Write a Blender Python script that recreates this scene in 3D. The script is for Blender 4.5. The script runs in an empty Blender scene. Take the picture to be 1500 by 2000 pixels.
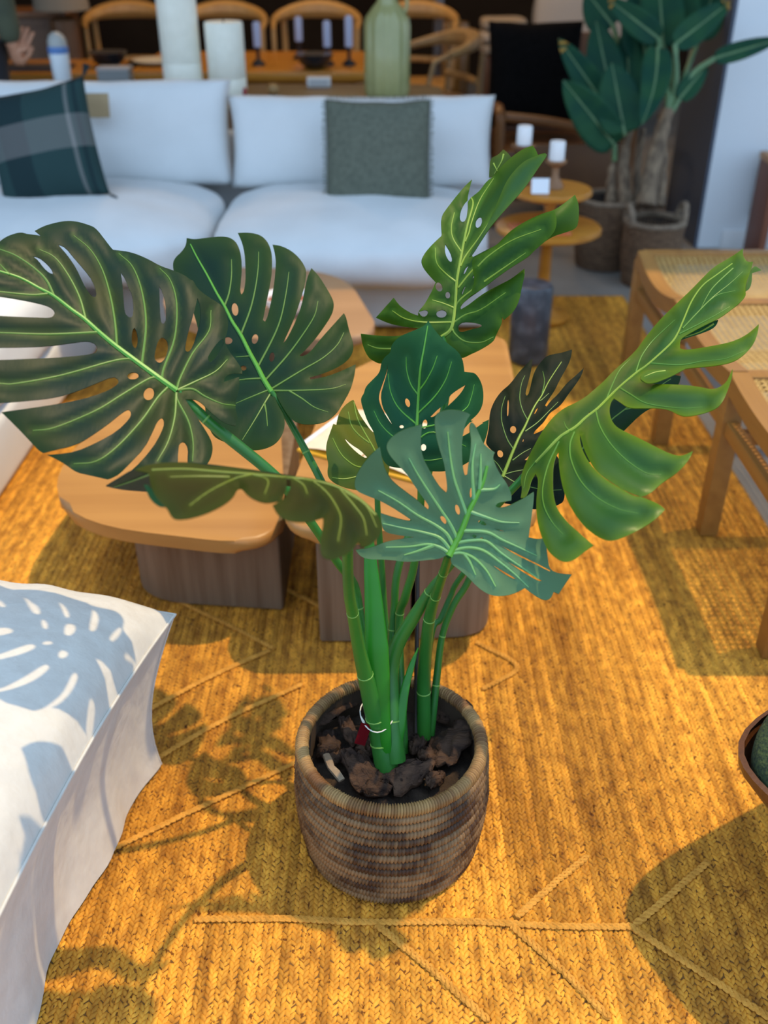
import bpy, bmesh, math, random
import numpy as np
from mathutils import Vector, Matrix, noise
from mathutils.geometry import delaunay_2d_cdt
random.seed(7)
R = math.radians
PI = math.pi
SC = bpy.context.scene
COL = SC.collection

# ------------------------------------------------------------------ camera, sky, sun, exposure
CAM_H, PITCH, FPX = 1.3, R(31.6), 1900.0
cd = bpy.data.cameras.new('camera')
cam = bpy.data.objects.new('camera', cd)
COL.objects.link(cam)
cam.location = (0, 0, CAM_H)
cam.rotation_euler = (PI / 2 - PITCH, 0, 0)
cd.sensor_fit = 'VERTICAL'
cd.sensor_height = 24.0
cd.sensor_width = 18.0
cd.lens = 24.0 * FPX / 2000.0
cd.clip_start = 0.02
cd.dof.use_dof = True
cd.dof.focus_distance = 1.40
cd.dof.aperture_fstop = 1.95
cd.dof.aperture_blades = 0
SC.camera = cam

w = bpy.data.worlds.new('sky')
SC.world = w
w.use_nodes = True
bg = w.node_tree.nodes['Background']
bg.inputs['Color'].default_value = (0.53, 0.745, 1.02, 1)
bg.inputs['Strength'].default_value = 1.56

sd = bpy.data.lights.new('sun', 'SUN')
sun = bpy.data.objects.new('sun', sd)
COL.objects.link(sun)
sun.rotation_euler = Vector((0.42, 0.12, 1.0)).to_track_quat('Z', 'Y').to_euler()
sd.energy = 3.15
sd.color = (1.0, 0.74, 0.40)
sd.angle = R(0.8)

vs = SC.view_settings
vs.view_transform = 'Standard'
vs.look = 'None'
vs.gamma = 1.0
vs.use_curve_mapping = False
vs.exposure = 0.10

# ------------------------------------------------------------------ geometry of the lens (to lay out real positions)
FW = np.array([0, math.cos(PITCH), -math.sin(PITCH)])
UP = np.array([0, math.sin(PITCH), math.cos(PITCH)])
RT = np.array([1.0, 0, 0])
C0 = np.array([0, 0, CAM_H])


def at(u, v, d):
    """a point seen at (u, v) at depth d along the optical axis"""
    return Vector(C0 + d * (RT * (u - 750) / FPX - UP * (v - 1000) / FPX + FW))


def atz(u, v, z=0.0):
    r = RT * (u - 750) / FPX - UP * (v - 1000) / FPX + FW
    return Vector(C0 + r * ((z - CAM_H) / r[2]))


def aty(u, v, y):
    r = RT * (u - 750) / FPX - UP * (v - 1000) / FPX + FW
    return Vector(C0 + r * (y / r[1]))


# ------------------------------------------------------------------ materials
def mat(name, col, rough=0.6, col2=None, scale=8.0, stretch=(1, 1, 1), bump=0.0, bscale=60.0, bstretch=None, metal=0.0, spec=0.5,
        rand=0.0, sheen=0.0, lo=0.35, hi=0.65, detail=4.0, trans=0.0, tcol=None, coat=0.0):
    m = bpy.data.materials.new(name)
    m.use_nodes = True
    nt = m.node_tree
    N, L = nt.nodes, nt.links
    b = N['Principled BSDF']
    b.inputs['Roughness'].default_value = rough
    b.inputs['Metallic'].default_value = metal
    b.inputs['Specular IOR Level'].default_value = spec
    b.inputs['Sheen Weight'].default_value = sheen
    b.inputs['Coat Weight'].default_value = coat
    c = (*col, 1)
    tc = N.new('ShaderNodeTexCoord')
    out = None
    if col2 is not None:
        mp = N.new('ShaderNodeMapping'); mp.inputs['Scale'].default_value = stretch
        L.new(tc.outputs['Object'], mp.inputs['Vector'])
        nz = N.new('ShaderNodeTexNoise'); nz.inputs['Scale'].default_value = scale; nz.inputs['Detail'].default_value = detail
        L.new(mp.outputs['Vector'], nz.inputs['Vector'])
        rp = N.new('ShaderNodeValToRGB')
        rp.color_ramp.elements[0].position = lo; rp.color_ramp.elements[0].color = c
        rp.color_ramp.elements[1].position = hi; rp.color_ramp.elements[1].color = (*col2, 1)
        L.new(nz.outputs['Fac'], rp.inputs['Fac'])
        out = rp.outputs['Color']
    else:
        rgb = N.new('ShaderNodeRGB'); rgb.outputs[0].default_value = c
        out = rgb.outputs[0]
    if rand > 0:
        oi = N.new('ShaderNodeObjectInfo')
        hs = N.new('ShaderNodeHueSaturation')
        mr = N.new('ShaderNodeMapRange'); mr.inputs['To Min'].default_value = 1 - rand; mr.inputs['To Max'].default_value = 1 + rand
        L.new(oi.outputs['Random'], mr.inputs['Value']); L.new(mr.outputs[0], hs.inputs['Value']); L.new(out, hs.inputs['Color'])
        out = hs.outputs['Color']
    L.new(out, b.inputs['Base Color'])
    if bump > 0:
        mp2 = N.new('ShaderNodeMapping'); mp2.inputs['Scale'].default_value = bstretch or stretch
        L.new(tc.outputs['Object'], mp2.inputs['Vector'])
        n2 = N.new('ShaderNodeTexNoise'); n2.inputs['Scale'].default_value = bscale; n2.inputs['Detail'].default_value = 3
        L.new(mp2.outputs['Vector'], n2.inputs['Vector'])
        bp = N.new('ShaderNodeBump'); bp.inputs['Strength'].default_value = bump; bp.inputs['Distance'].default_value = 0.004
        L.new(n2.outputs['Fac'], bp.inputs['Height']); L.new(bp.outputs['Normal'], b.inputs['Normal'])
    if trans > 0:
        t = N.new('ShaderNodeBsdfTranslucent'); t.inputs['Color'].default_value = (*(tcol or col), 1)
        mx = N.new('ShaderNodeMixShader'); mx.inputs[0].default_value = trans
        o = N['Material Output']
        L.new(b.outputs[0], mx.inputs[1]); L.new(t.outputs[0], mx.inputs[2]); L.new(mx.outputs[0], o.inputs['Surface'])
    return m


def wood(name, c1, c2, scale=3.0, axis='x', rough=0.5, rings=14.0, coat=0.0):
    """wood with streaky grain along one axis"""
    st = {'x': (0.6, rings, rings), 'y': (rings, 0.6, rings), 'z': (rings, rings, 0.6)}[axis]
    return mat(name, c1, rough, c2, scale, st, bump=0.12, bscale=18, bstretch=st, lo=0.3, hi=0.7, detail=6, coat=coat)


def leaf_mat(name, c1, c2, edge, vein, rough=0.38, trans=0.22, tcol=(0.16, 0.30, 0.02), spec=0.5, under=None):
    """top surface: mottled colour, paler along veins (attribute vein) and towards the margin (attribute margin)"""
    m = bpy.data.materials.new(name)
    m.use_nodes = True
    nt = m.node_tree; N, L = nt.nodes, nt.links
    b = N['Principled BSDF']
    b.inputs['Roughness'].default_value = rough + .12
    b.inputs['Specular IOR Level'].default_value = spec * .22
    tc = N.new('ShaderNodeTexCoord')
    nz = N.new('ShaderNodeTexNoise'); nz.inputs['Scale'].default_value = 9; nz.inputs['Detail'].default_value = 3
    L.new(tc.outputs['Object'], nz.inputs['Vector'])
    rp = N.new('ShaderNodeValToRGB')
    rp.color_ramp.elements[0].position = 0.38; rp.color_ramp.elements[0].color = (*c1, 1)
    rp.color_ramp.elements[1].position = 0.66; rp.color_ramp.elements[1].color = (*c2, 1)
    L.new(nz.outputs['Fac'], rp.inputs['Fac'])
    a1 = N.new('ShaderNodeAttribute'); a1.attribute_name = 'margin'
    a2 = N.new('ShaderNodeAttribute'); a2.attribute_name = 'vein'
    m1 = N.new('ShaderNodeMix'); m1.data_type = 'RGBA'; m1.inputs[7].default_value = (*edge, 1)
    L.new(a1.outputs['Fac'], m1.inputs[0]); L.new(rp.outputs['Color'], m1.inputs[6])
    m2 = N.new('ShaderNodeMix'); m2.data_type = 'RGBA'; m2.inputs[7].default_value = (*vein, 1)
    L.new(a2.outputs['Fac'], m2.inputs[0]); L.new(m1.outputs[2], m2.inputs[6])
    L.new(m2.outputs[2], b.inputs['Base Color'])
    n2 = N.new('ShaderNodeTexNoise'); n2.inputs['Scale'].default_value = 140; n2.inputs['Detail'].default_value = 2
    mp = N.new('ShaderNodeMapping'); mp.inputs['Scale'].default_value = (1, 0.25, 0.6)
    L.new(tc.outputs['Object'], mp.inputs['Vector']); L.new(mp.outputs['Vector'], n2.inputs['Vector'])
    bp = N.new('ShaderNodeBump'); bp.inputs['Strength'].default_value = 0.10; bp.inputs['Distance'].default_value = 0.002
    L.new(n2.outputs['Fac'], bp.inputs['Height']); L.new(bp.outputs['Normal'], b.inputs['Normal'])
    t = N.new('ShaderNodeBsdfTranslucent'); t.inputs['Color'].default_value = (*tcol, 1)
    mx = N.new('ShaderNodeMixShader'); mx.inputs[0].default_value = trans
    L.new(b.outputs[0], mx.inputs[1]); L.new(t.outputs[0], mx.inputs[2]); L.new(mx.outputs[0], N['Material Output'].inputs['Surface'])
    return m


# ------------------------------------------------------------------ objects
def link(name, me, m, parent=None):
    o = bpy.data.objects.new(name, me)
    COL.objects.link(o)
    if m is not None and len(me.materials) == 0:
        for x in (m if isinstance(m, (list, tuple)) else [m]):
            me.materials.append(x)
    if parent is not None:
        o.parent = parent
        if parent.type == 'EMPTY':
            o.matrix_parent_inverse = Matrix.LocRotScale(parent.location, parent.rotation_euler, None).inverted()
    return o


def tag(o, label, cat, group=None):
    o['label'] = label
    o['category'] = cat
    if group:
        o['group'] = group
    return o


def empty(name, loc, label, cat, group=None):
    o = bpy.data.objects.new(name, None)
    o.empty_display_size = 0.05
    COL.objects.link(o)
    o.location = loc
    return tag(o, label, cat, group)


def structure(o):
    o['kind'] = 'structure'
    return o


def copy_tree(o, loc):
    c = o.copy(); COL.objects.link(c); c.location = loc
    for ch in list(o.children):
        d = ch.copy(); COL.objects.link(d); d.parent = c
        for g in list(ch.children):
            e = g.copy(); COL.objects.link(e); e.parent = d
    return c


class MB:
    """collects shapes and makes ONE mesh; T places the next shapes"""

    def __init__(self, T=None):
        self.bm = bmesh.new()
        self.T = T or Matrix.Identity(4)

    def box(self, c, s, rot=None, bev=0.0, seg=2):
        g = bmesh.ops.create_cube(self.bm, size=1.0)
        vs_ = g['verts']
        M = Matrix.Translation(c) @ (rot.to_matrix().to_4x4() if rot is not None else Matrix.Identity(4)) @ Matrix.Diagonal((*s, 1))
        bmesh.ops.transform(self.bm, matrix=self.T @ M, verts=vs_)
        if bev > 0:
            es = list({e for v in vs_ for e in v.link_edges})
            bmesh.ops.bevel(self.bm, geom=es, offset=bev, segments=seg, affect='EDGES', profile=0.6)
        return self

    def lathe(self, c, prof, n=32, sx=1.0, sy=1.0):
        rings = []
        for r, z in prof:
            rings.append([self.bm.verts.new(self.T @ Vector((c[0] + sx * r * math.cos(2 * PI * k / n), c[1] + sy * r * math.sin(2 * PI * k / n), c[2] + z))) for k in range(n)])
        for a, b in zip(rings, rings[1:]):
            for k in range(n):
                self.bm.faces.new((a[k], a[(k + 1) % n], b[(k + 1) % n], b[k]))
        if prof[0][0] > 0:
            self.bm.faces.new(rings[0][::-1])
        if prof[-1][0] > 0:
            self.bm.faces.new(rings[-1])
        return self

    def tube(self, pts, rad, n=8, cap=True, sq=1.0, sqdir=None):
        pts = [Vector(p) for p in pts]
        if not isinstance(rad, (list, tuple)):
            rad = [rad] * len(pts)
        rings = []
        ref = None
        for i, p in enumerate(pts):
            t = (pts[min(i + 1, len(pts) - 1)] - pts[max(i - 1, 0)]).normalized()
            if ref is None:
                ref = Vector(sqdir) if sqdir is not None else (Vector((0, 0, 1)) if abs(t.z) < 0.9 else Vector((1, 0, 0)))
            x = (ref - t * ref.dot(t)).normalized()
            y = t.cross(x)
            ref = x
            rings.append([self.bm.verts.new(self.T @ (p + (x * math.cos(2 * PI * k / n) * sq + y * math.sin(2 * PI * k / n)) * rad[i])) for k in range(n)])
        for a, b in zip(rings, rings[1:]):
            for k in range(n):
                self.bm.faces.new((a[k], a[(k + 1) % n], b[(k + 1) % n], b[k]))
        if cap:
            self.bm.faces.new(rings[0][::-1]); self.bm.faces.new(rings[-1])
        return self

    def prism(self, poly, z0, z1, bev=0.0):
        a = [self.bm.verts.new(self.T @ Vector((x, y, z0))) for x, y in poly]
        b = [self.bm.verts.new(self.T @ Vector((x, y, z1))) for x, y in poly]
        n = len(poly)
        f1 = self.bm.faces.new(a[::-1]); f2 = self.bm.faces.new(b)
        for k in range(n):
            self.bm.faces.new((a[k], a[(k + 1) % n], b[(k + 1) % n], b[k]))
        if bev > 0:
            es = list(set(f1.edges) | set(f2.edges))
            bmesh.ops.bevel(self.bm, geom=es, offset=bev, segments=3, affect='EDGES', profile=0.5)
        return self

    def grid(self, fn, nu, nv, close_u=False):
        V = [[self.bm.verts.new(self.T @ Vector(fn(i / (nu if close_u else nu - 1), j / (nv - 1)))) for j in range(nv)] for i in range(nu)]
        for i in range(nu if close_u else nu - 1):
            for j in range(nv - 1):
                i2 = (i + 1) % nu
                self.bm.faces.new((V[i][j], V[i2][j], V[i2][j + 1], V[i][j + 1]))
        return self

    def build(self, name, m, parent=None, smooth=True, angle=40, weld=0.0):
        if weld > 0:
            bmesh.ops.remove_doubles(self.bm, verts=self.bm.verts, dist=weld)
        bmesh.ops.recalc_face_normals(self.bm, faces=self.bm.faces)
        me = bpy.data.meshes.new(name)
        self.bm.to_mesh(me)
        self.bm.free()
        if smooth:
            me.shade_smooth()
            me.set_sharp_from_angle(angle=R(angle))
        return link(name, me, m, parent)


def rounded(poly, r, n=6):
    """rounded corners of a convex polygon"""
    out = []
    k = len(poly)
    for i in range(k):
        p = Vector(poly[i]); a = Vector(poly[i - 1]); b = Vector(poly[(i + 1) % k])
        ri = r[i] if isinstance(r, (list, tuple)) else r
        d1 = (a - p).normalized(); d2 = (b - p).normalized()
        p1 = p + d1 * min(ri, (a - p).length * 0.49); p2 = p + d2 * min(ri, (b - p).length * 0.49)
        for j in range(n + 1):
            t = j / n
            q = p1 * (1 - t) ** 2 + p * 2 * t * (1 - t) + p2 * t * t
            out.append((q.x, q.y))
    return out


def nz3(p, s, seed=0.0):
    return noise.noise(Vector((p[0] * s + seed, p[1] * s - seed * 0.7, p[2] * s + seed * 1.3)))


def puff_box(name, c, s, m, parent=None, n=5.0, top=0.0, seed=0.0, wr=0.004, cuts=26, rot=None, front=0.0):
    """an upholstered cushion: superellipsoid box with a crowned top and slight wrinkles"""
    bm = bmesh.new()
    bmesh.ops.create_cube(bm, size=2.0)
    bmesh.ops.subdivide_edges(bm, edges=bm.edges[:], cuts=cuts, use_grid_fill=True)
    Rm = rot.to_matrix() if rot is not None else Matrix.Identity(3)
    for v in bm.verts:
        x, y, z = v.co
        k = (abs(x) ** n + abs(y) ** n + abs(z) ** n) ** (1 / n)
        x, y, z = x / k, y / k, z / k
        q = Vector((x * s[0] / 2, y * s[1] / 2, z * s[2] / 2))
        q.z += top * (1 - x * x) * (1 - y * y) * (1 if z > 0 else 0.3 * -1) * abs(z)
        if front:
            q.y -= front * (1 - x * x) * (1 - z * z) * max(0, -y)
        d = nz3(q, 5, seed) * wr * 2 + nz3(q, 14, seed + 3) * wr
        q += v.co.normalized() * d
        v.co = Rm @ q + Vector(c)
    me = bpy.data.meshes.new(name); bm.to_mesh(me); bm.free(); me.shade_smooth()
    return link(name, me, m, parent)


def pillow(name, c, W, H, T, rot, m, parent=None, seed=0.0, pinch=0.05, n=30, q=0.55):
    """a throw pillow standing in its local xz plane, drawn-in sides and pointed corners"""
    bm = bmesh.new()
    M = Matrix.Translation(c) @ rot.to_matrix().to_4x4()
    for side in (-1, 1):
        V = []
        for i in range(n + 1):
            row = []
            for j in range(n + 1):
                a = -1 + 2 * i / n; b = -1 + 2 * j / n
                x = a * W / 2 * (1 - pinch * (1 - b * b) * abs(a)); z = b * H / 2 * (1 - pinch * (1 - a * a) * abs(b))
                t = T / 2 * (max(0, (1 - abs(a) ** 2.6)) * max(0, (1 - abs(b) ** 2.6))) ** q
                p = Vector((x, side * t, z))
                p.y += 0.012 * nz3((x, z, side), 7, seed) * (1 - a * a) * (1 - b * b) * side
                p.z += 0.006 * nz3((x, z, 0), 9, seed + 9)
                row.append(bm.verts.new(M @ p))
            V.append(row)
        for i in range(n):
            for j in range(n):
                f = (V[i][j], V[i + 1][j], V[i + 1][j + 1], V[i][j + 1])
                bm.faces.new(f if side < 0 else f[::-1])
    bmesh.ops.remove_doubles(bm, verts=bm.verts, dist=0.0004)
    me = bpy.data.meshes.new(name); bm.to_mesh(me); bm.free(); me.shade_smooth()
    return link(name, me, m, parent)


def smooth_path(pts, per=6):
    """Catmull-Rom through points"""
    P = [Vector(p) for p in pts]
    if len(P) < 3:
        return P
    Q = [P[0] * 2 - P[1]] + P + [P[-1] * 2 - P[-2]]
    out = []
    for i in range(1, len(Q) - 2):
        a, b, c, d = Q[i - 1], Q[i], Q[i + 1], Q[i + 2]
        for k in range(per):
            t = k / per
            out.append(0.5 * ((2 * b) + (c - a) * t + (2 * a - 5 * b + 4 * c - d) * t * t + (3 * b - a - 3 * c + d) * t ** 3))
    out.append(P[-1])
    return out


# materials used in several places
LINEN = mat('white_linen', (0.62, 0.595, 0.55), 0.9, (0.57, 0.545, 0.505), 30, bump=0.9, bscale=34, bstretch=(1, 1, .6), sheen=0.1, spec=0.2)
SOFA = mat('white_sofa_linen', (0.69, 0.70, 0.70), 0.9, (0.65, 0.66, 0.66), 6, bump=0.2, bscale=180, sheen=0.1, spec=0.2)


def jute():
    m = bpy.data.materials.new('jute_braid'); m.use_nodes = True
    nt = m.node_tree; N, L = nt.nodes, nt.links; b = N['Principled BSDF']
    b.inputs['Roughness'].default_value = .75; b.inputs['Specular IOR Level'].default_value = .25
    g = N.new('ShaderNodeNewGeometry')

    def nzr(scale, st, p0, c0, p1, c1, det=3):
        mp = N.new('ShaderNodeMapping'); mp.inputs['Scale'].default_value = st
        L.new(g.outputs['Position'], mp.inputs['Vector'])
        n = N.new('ShaderNodeTexNoise'); n.inputs['Scale'].default_value = scale; n.inputs['Detail'].default_value = det
        L.new(mp.outputs['Vector'], n.inputs['Vector'])
        r = N.new('ShaderNodeValToRGB'); e = r.color_ramp.elements
        e[0].position, e[0].color = p0, (*c0, 1); e[1].position, e[1].color = p1, (*c1, 1)
        L.new(n.outputs['Fac'], r.inputs['Fac']); return r.outputs['Color']

    def mul(a, c, f=1.0):
        x = N.new('ShaderNodeMix'); x.data_type = 'RGBA'; x.blend_type = 'MULTIPLY'; x.inputs[0].default_value = f
        L.new(a, x.inputs[6]); L.new(c, x.inputs[7]); return x.outputs[2]
    base = nzr(70, (1, .4, 1), .3, (.45, .195, .025), .7, (.90, .445, .054))
    patch = nzr(3.2, (1, .35, 1), .38, (.74, .68, .6), .62, (1.08, 1.06, 1.0), 2)
    streak = nzr(45, (1, .05, 1), .35, (.72, .66, .6), .55, (1.05, 1.05, 1.05), 2)
    speck = nzr(150, (1, .7, 1), .27, (.30, .22, .2), .34, (1, 1, 1), 1)
    out = mul(mul(mul(base, patch), streak), speck)
    oi = N.new('ShaderNodeObjectInfo'); hs = N.new('ShaderNodeHueSaturation'); mr = N.new('ShaderNodeMapRange')
    mr.inputs['To Min'].default_value = .82; mr.inputs['To Max'].default_value = 1.15
    L.new(oi.outputs['Random'], mr.inputs['Value']); L.new(mr.outputs[0], hs.inputs['Value']); L.new(out, hs.inputs['Color'])
    L.new(hs.outputs['Color'], b.inputs['Base Color'])
    return m


JUTE = jute()
JUTE_CORD = mat('jute_cord', (0.70, 0.33, 0.055), 0.8, (0.52, 0.235, 0.036), 60, bump=0.5, bscale=300, spec=0.2)
JUTE_BASE = mat('jute_backing', (0.16, 0.07, 0.012), 0.9)
OAK = wood('oak_table_top', (0.47, 0.225, 0.060), (0.37, 0.165, 0.042), 2.2, 'x', 0.42, 7)
OAK_SIDE = wood('limed_oak_base', (0.235, 0.165, 0.105), (0.135, 0.082, 0.045), 3.2, 'z', 0.65, 14)
TEAK = wood('bench_teak', (0.35, 0.165, 0.034), (0.27, 0.12, 0.024), 4, 'y', 0.45, 9)
CANE = mat('woven_cane', (0.70, 0.47, 0.17), 0.55, (0.60, 0.38, 0.12), 40)
AMBER = wood('amber_wood', (0.54, 0.215, 0.022), (0.42, 0.155, 0.013), 5, 'x', 0.35, 6)
DARKWOOD = wood('dark_brown_wood', (0.16, 0.065, 0.018), (0.11, 0.042, 0.012), 4, 'z', 0.5, 6)
TANWOOD = wood('tan_wood', (0.36, 0.21, 0.075), (0.28, 0.155, 0.055), 4, 'z', 0.5, 6)
BLACK = mat('black_fabric', (0.004, 0.0038, 0.0036), 0.95, (0.007, 0.006, 0.006), 60, spec=.05)
STONE = mat('dark_marble', (0.055, 0.062, 0.075), 0.35, (0.14, 0.15, 0.17), 26, lo=0.45, hi=0.75)
GREEN_STEM = mat('petiole_green', (0.035, 0.20, 0.022), 0.38, (0.022, 0.135, 0.022), 14, (1, 1, 0.3), bump=0.1, bscale=90, trans=0.12, tcol=(0.1, 0.4, 0.02))
VEIN_Y = mat('vein_yellow_green', (0.26, 0.38, 0.04), 0.45, trans=0.15)
VEIN_D = mat('vein_dull_green', (0.13, 0.24, 0.035), 0.45, trans=0.1)
VEIN_P = mat('rib_pale_green', (0.14, 0.36, 0.15), 0.5, (0.20, 0.42, 0.12), 20, trans=0.1)

# ------------------------------------------------------------------ the room
FLOOR_M = mat('grey_stone_floor', (0.27, 0.25, 0.225), 0.6, (0.20, 0.185, 0.165), 3, bump=0.1, bscale=40)
o = MB().box((0, 2.0, -0.062), (16, 18, 0.1)).build('floor', FLOOR_M); structure(o)
DARKWALL = mat('dark_brown_wall', (0.03, 0.018, 0.010), 0.8, (0.02, 0.011, 0.006), 2, spec=.1)
o = MB().box((0, 6.475, 3.06), (12, 6.65, 0.12)).build('ceiling', mat('dark_ceiling', (0.10, 0.085, 0.07), 0.9)); structure(o)
o = MB().box((0, 9.85, 1.45), (12, 0.1, 3.1)).build('wall_back', DARKWALL); structure(o)
o = MB().box((-5.95, 6.4, 1.45), (0.1, 6.8, 3.1)).build('wall_left', DARKWALL); structure(o)
WHITEWALL = mat('white_wall_paint', (0.74, 0.76, 0.78), 0.6, (0.70, 0.73, 0.76), 1.5)
SIDE_SHADE = mat('wall_side_shade', (0.075, 0.095, 0.135), 0.6)  # white wall's side face: its shade is put into this dark colour
o = MB().box((3.72, 4.72, 1.5), (4.56, 0.54, 3.02)).build('wall_right', WHITEWALL)
structure(o)
o = MB().box((1.433, 4.73, 1.5), (0.014, 0.56, 3.02)).build('shaded_wall_side', SIDE_SHADE)  # thin sheet over the wall's side, coloured dark as shade
structure(o)
o = MB().box((3.74, 4.442, 0.03), (4.4, 0.016, 0.085), bev=0.004).build('baseboard_right', mat('white_baseboard', (0.78, 0.78, 0.78), 0.5)); structure(o)

# ------------------------------------------------------------------ jute rug: plaited strands, each a part, and raised cords
rug = empty('jute_rug', (0, 2.0, -0.012), 'golden jute rug of plaited strands with raised cords, under the potted plant', 'rug')
RX0, RX1, RY0, RY1 = -1.16, 0.962, 0.33, 3.777
MB().box(((RX0 + RX1) / 2, (RY0 + RY1) / 2, -0.008), (RX1 - RX0 - 0.006, RY1 - RY0 - 0.006, 0.008)).build('backing', JUTE_BASE, rug)
BW = 0.0146


def braid_mesh(seed):
    rnd = random.Random(seed)
    V, F = [], []
    L = RY1 - RY0
    n = int(L / 0.0098)
    for k in range(n):
        for s in (-1, 1):
            cy = (k + (0.5 if s > 0 else 0)) * 0.0098 + rnd.uniform(-.0012, .0012)
            cx = s * 0.0033 + rnd.uniform(-.0006, .0006)
            a = -s * R(30) + rnd.uniform(-.22, .22)
            lx = 0.0105 + rnd.uniform(-.001, .0014); wx = 0.0046 + rnd.uniform(-.0005, .0006)
            h = 0.0042 + rnd.uniform(-.0012, .0012)
            i0 = len(V)
            ca, sa = math.cos(a), math.sin(a)
            for ring, (f, z) in enumerate(((1.0, -0.005), (0.72, h * 0.45 - 0.003))):
                for q in range(6):
                    t = q * PI / 3
                    ex = math.cos(t) * wx * f; ey = math.sin(t) * lx * f
                    V.append((cx + ex * ca - ey * sa, cy + ex * sa + ey * ca, z))
            V.append((cx, cy + rnd.uniform(-.002, .002), h - 0.003))
            for q in range(6):
                F.append((i0 + q, i0 + (q + 1) % 6, i0 + 6 + (q + 1) % 6, i0 + 6 + q))
                F.append((i0 + 6 + q, i0 + 6 + (q + 1) % 6, i0 + 12))
    me = bpy.data.meshes.new('braid')
    me.from_pydata(V, [], F)
    me.materials.append(JUTE)
    me.shade_smooth()
    return me


BM_ = [braid_mesh(s) for s in range(4)]
nb = int((RX1 - RX0) / BW)
for i in range(nb):
    b = bpy.data.objects.new('braid', BM_[i % 4])
    COL.objects.link(b)
    b.parent = rug
    b.location = (RX0 + BW * (i + 0.5), RY0 - 2.0 + random.uniform(-.003, .003), 0.010)

cords = [
    [(380, 1793), (560, 1792), (720, 1799), (900, 1797), (1080, 1806), (1245, 1808)],
    [(1240, 1805), (1310, 1745), (1385, 1678)], [(1010, 1788), (1080, 1725), (1150, 1668)],
    [(735, 1803), (830, 1880), (960, 1995)], [(1000, 1806), (1090, 1885), (1195, 1990)], [(1232, 1808), (1360, 1890), (1510, 1990)],
    [(262, 1400), (400, 1325), (530, 1266)], [(535, 1265), (440, 1215), (340, 1168)],
    [(285, 1492), (430, 1408), (595, 1332)], [(220, 1655), (400, 1570), (605, 1475)],
    [(930, 1252), (1010, 1300), (940, 1345)], [(480, 1120), (560, 1150), (640, 1190)],
]
for cc in cords:
    pts = [atz(u, v, 0.004) for u, v in cc]
    pts = smooth_path(pts, 10)
    for p in pts:
        p.x += 0.0012 * nz3(p, 60); p.y += 0.0012 * nz3(p, 60, 5)
    mb = MB()
    # two plies wound round each other
    for ph in (0, PI):
        q = []
        s = 0
        pp = []
        for a, b in zip(pts, pts[1:]):
            for t in range(3):
                pp.append(a.lerp(b, t / 3))
        for i, p in enumerate(pp):
            d = (pp[min(i + 1, len(pp) - 1)] - pp[max(i - 1, 0)]).normalized()
            sd_ = Vector((-d.y, d.x, 0))
            if i:
                s += (p - pp[i - 1]).length
            an = s * 330 + ph
            q.append(p + sd_ * math.cos(an) * 0.0031 + Vector((0, 0, math.sin(an) * 0.0008 - .0026)))
        mb.tube(q, 0.0036, 6, sq=.7)
    mb.build('cord', JUTE_CORD, rug)

# ------------------------------------------------------------------ coiled basket planter
BC = Vector((0.012, 1.098, 0.0))
basket = empty('woven_basket_planter', (BC.x, BC.y, 0.0015), 'round brown coiled seagrass basket holding the monstera plant', 'basket')


def sea(name, c0, c1):
    m = mat(name, c0, .55, bump=.25, bscale=300, spec=.35)
    nt = m.node_tree; N, L = nt.nodes, nt.links
    a = N.new('ShaderNodeAttribute'); a.attribute_name = 'tone'
    r = N.new('ShaderNodeValToRGB'); e = r.color_ramp.elements
    e[0].position, e[0].color = .1, (*c0, 1); e[1].position, e[1].color = .9, (*c1, 1)
    L.new(a.outputs['Fac'], r.inputs['Fac']); L.new(r.outputs['Color'], N['Principled BSDF'].inputs['Base Color'])
    return m


SEA = sea('coiled_seagrass', (0.058, 0.026, 0.012), (0.27, 0.158, 0.07))
SEA_RIM = sea('rim_seagrass', (0.16, 0.07, 0.022), (0.40, 0.235, 0.085))


def coil(name, z, rad, thick, hgt, nwrap, m, parent, seed, c=BC, wob=0.0022):
    rnd = random.Random(seed)
    n = nwrap * 4
    jit = [rnd.uniform(0.85, 1.12) for _ in range(nwrap)]
    rt = [rnd.uniform(-.22, .22) for _ in range(nwrap)]
    S = 10

    def f(u, v):
        a = 2 * PI * u
        ph = u * nwrap
        k = int(ph) % nwrap
        fr = ph - int(ph)
        g = 0.66 + 0.38 * (1 - abs(2 * fr - 1) ** 2.2) * jit[k]
        b = 2 * PI * v
        w_ = wob * noise.noise(Vector((math.cos(a) * 1.3, math.sin(a) * 1.3, seed * 3.1)))
        tilt = 0.35 * (1 / nwrap) * math.sin(b)
        r = rad + w_ + math.cos(b) * thick * g
        return (c.x + r * math.cos(a + tilt * 2 * PI * 0.6), c.y + r * math.sin(a + tilt * 2 * PI * 0.6), c.z + z + w_ * 1.4 + math.sin(b) * hgt * g)
    mb = MB()
    V = [[mb.bm.verts.new(f(i / n, j / S)) for j in range(S)] for i in range(n)]
    for i in range(n):
        for j in range(S):
            mb.bm.faces.new((V[i][j], V[(i + 1) % n][j], V[(i + 1) % n][(j + 1) % S], V[i][(j + 1) % S]))
    o = mb.build(name, m, parent, angle=180)
    tone = []
    for i in range(n):
        a = 2 * PI * i / n
        k = int(i / 4) % nwrap
        pt = noise.noise(Vector((math.cos(a) * 2.2, math.sin(a) * 2.2, seed * .55)))
        tone += [max(0, min(1, .5 + 1.1 * pt + rt[k]))] * S
    at_ = o.data.attributes.new('tone', 'FLOAT', 'POINT')
    at_.data.foreach_set('value', np.array(tone, np.float32))
    return o


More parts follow.
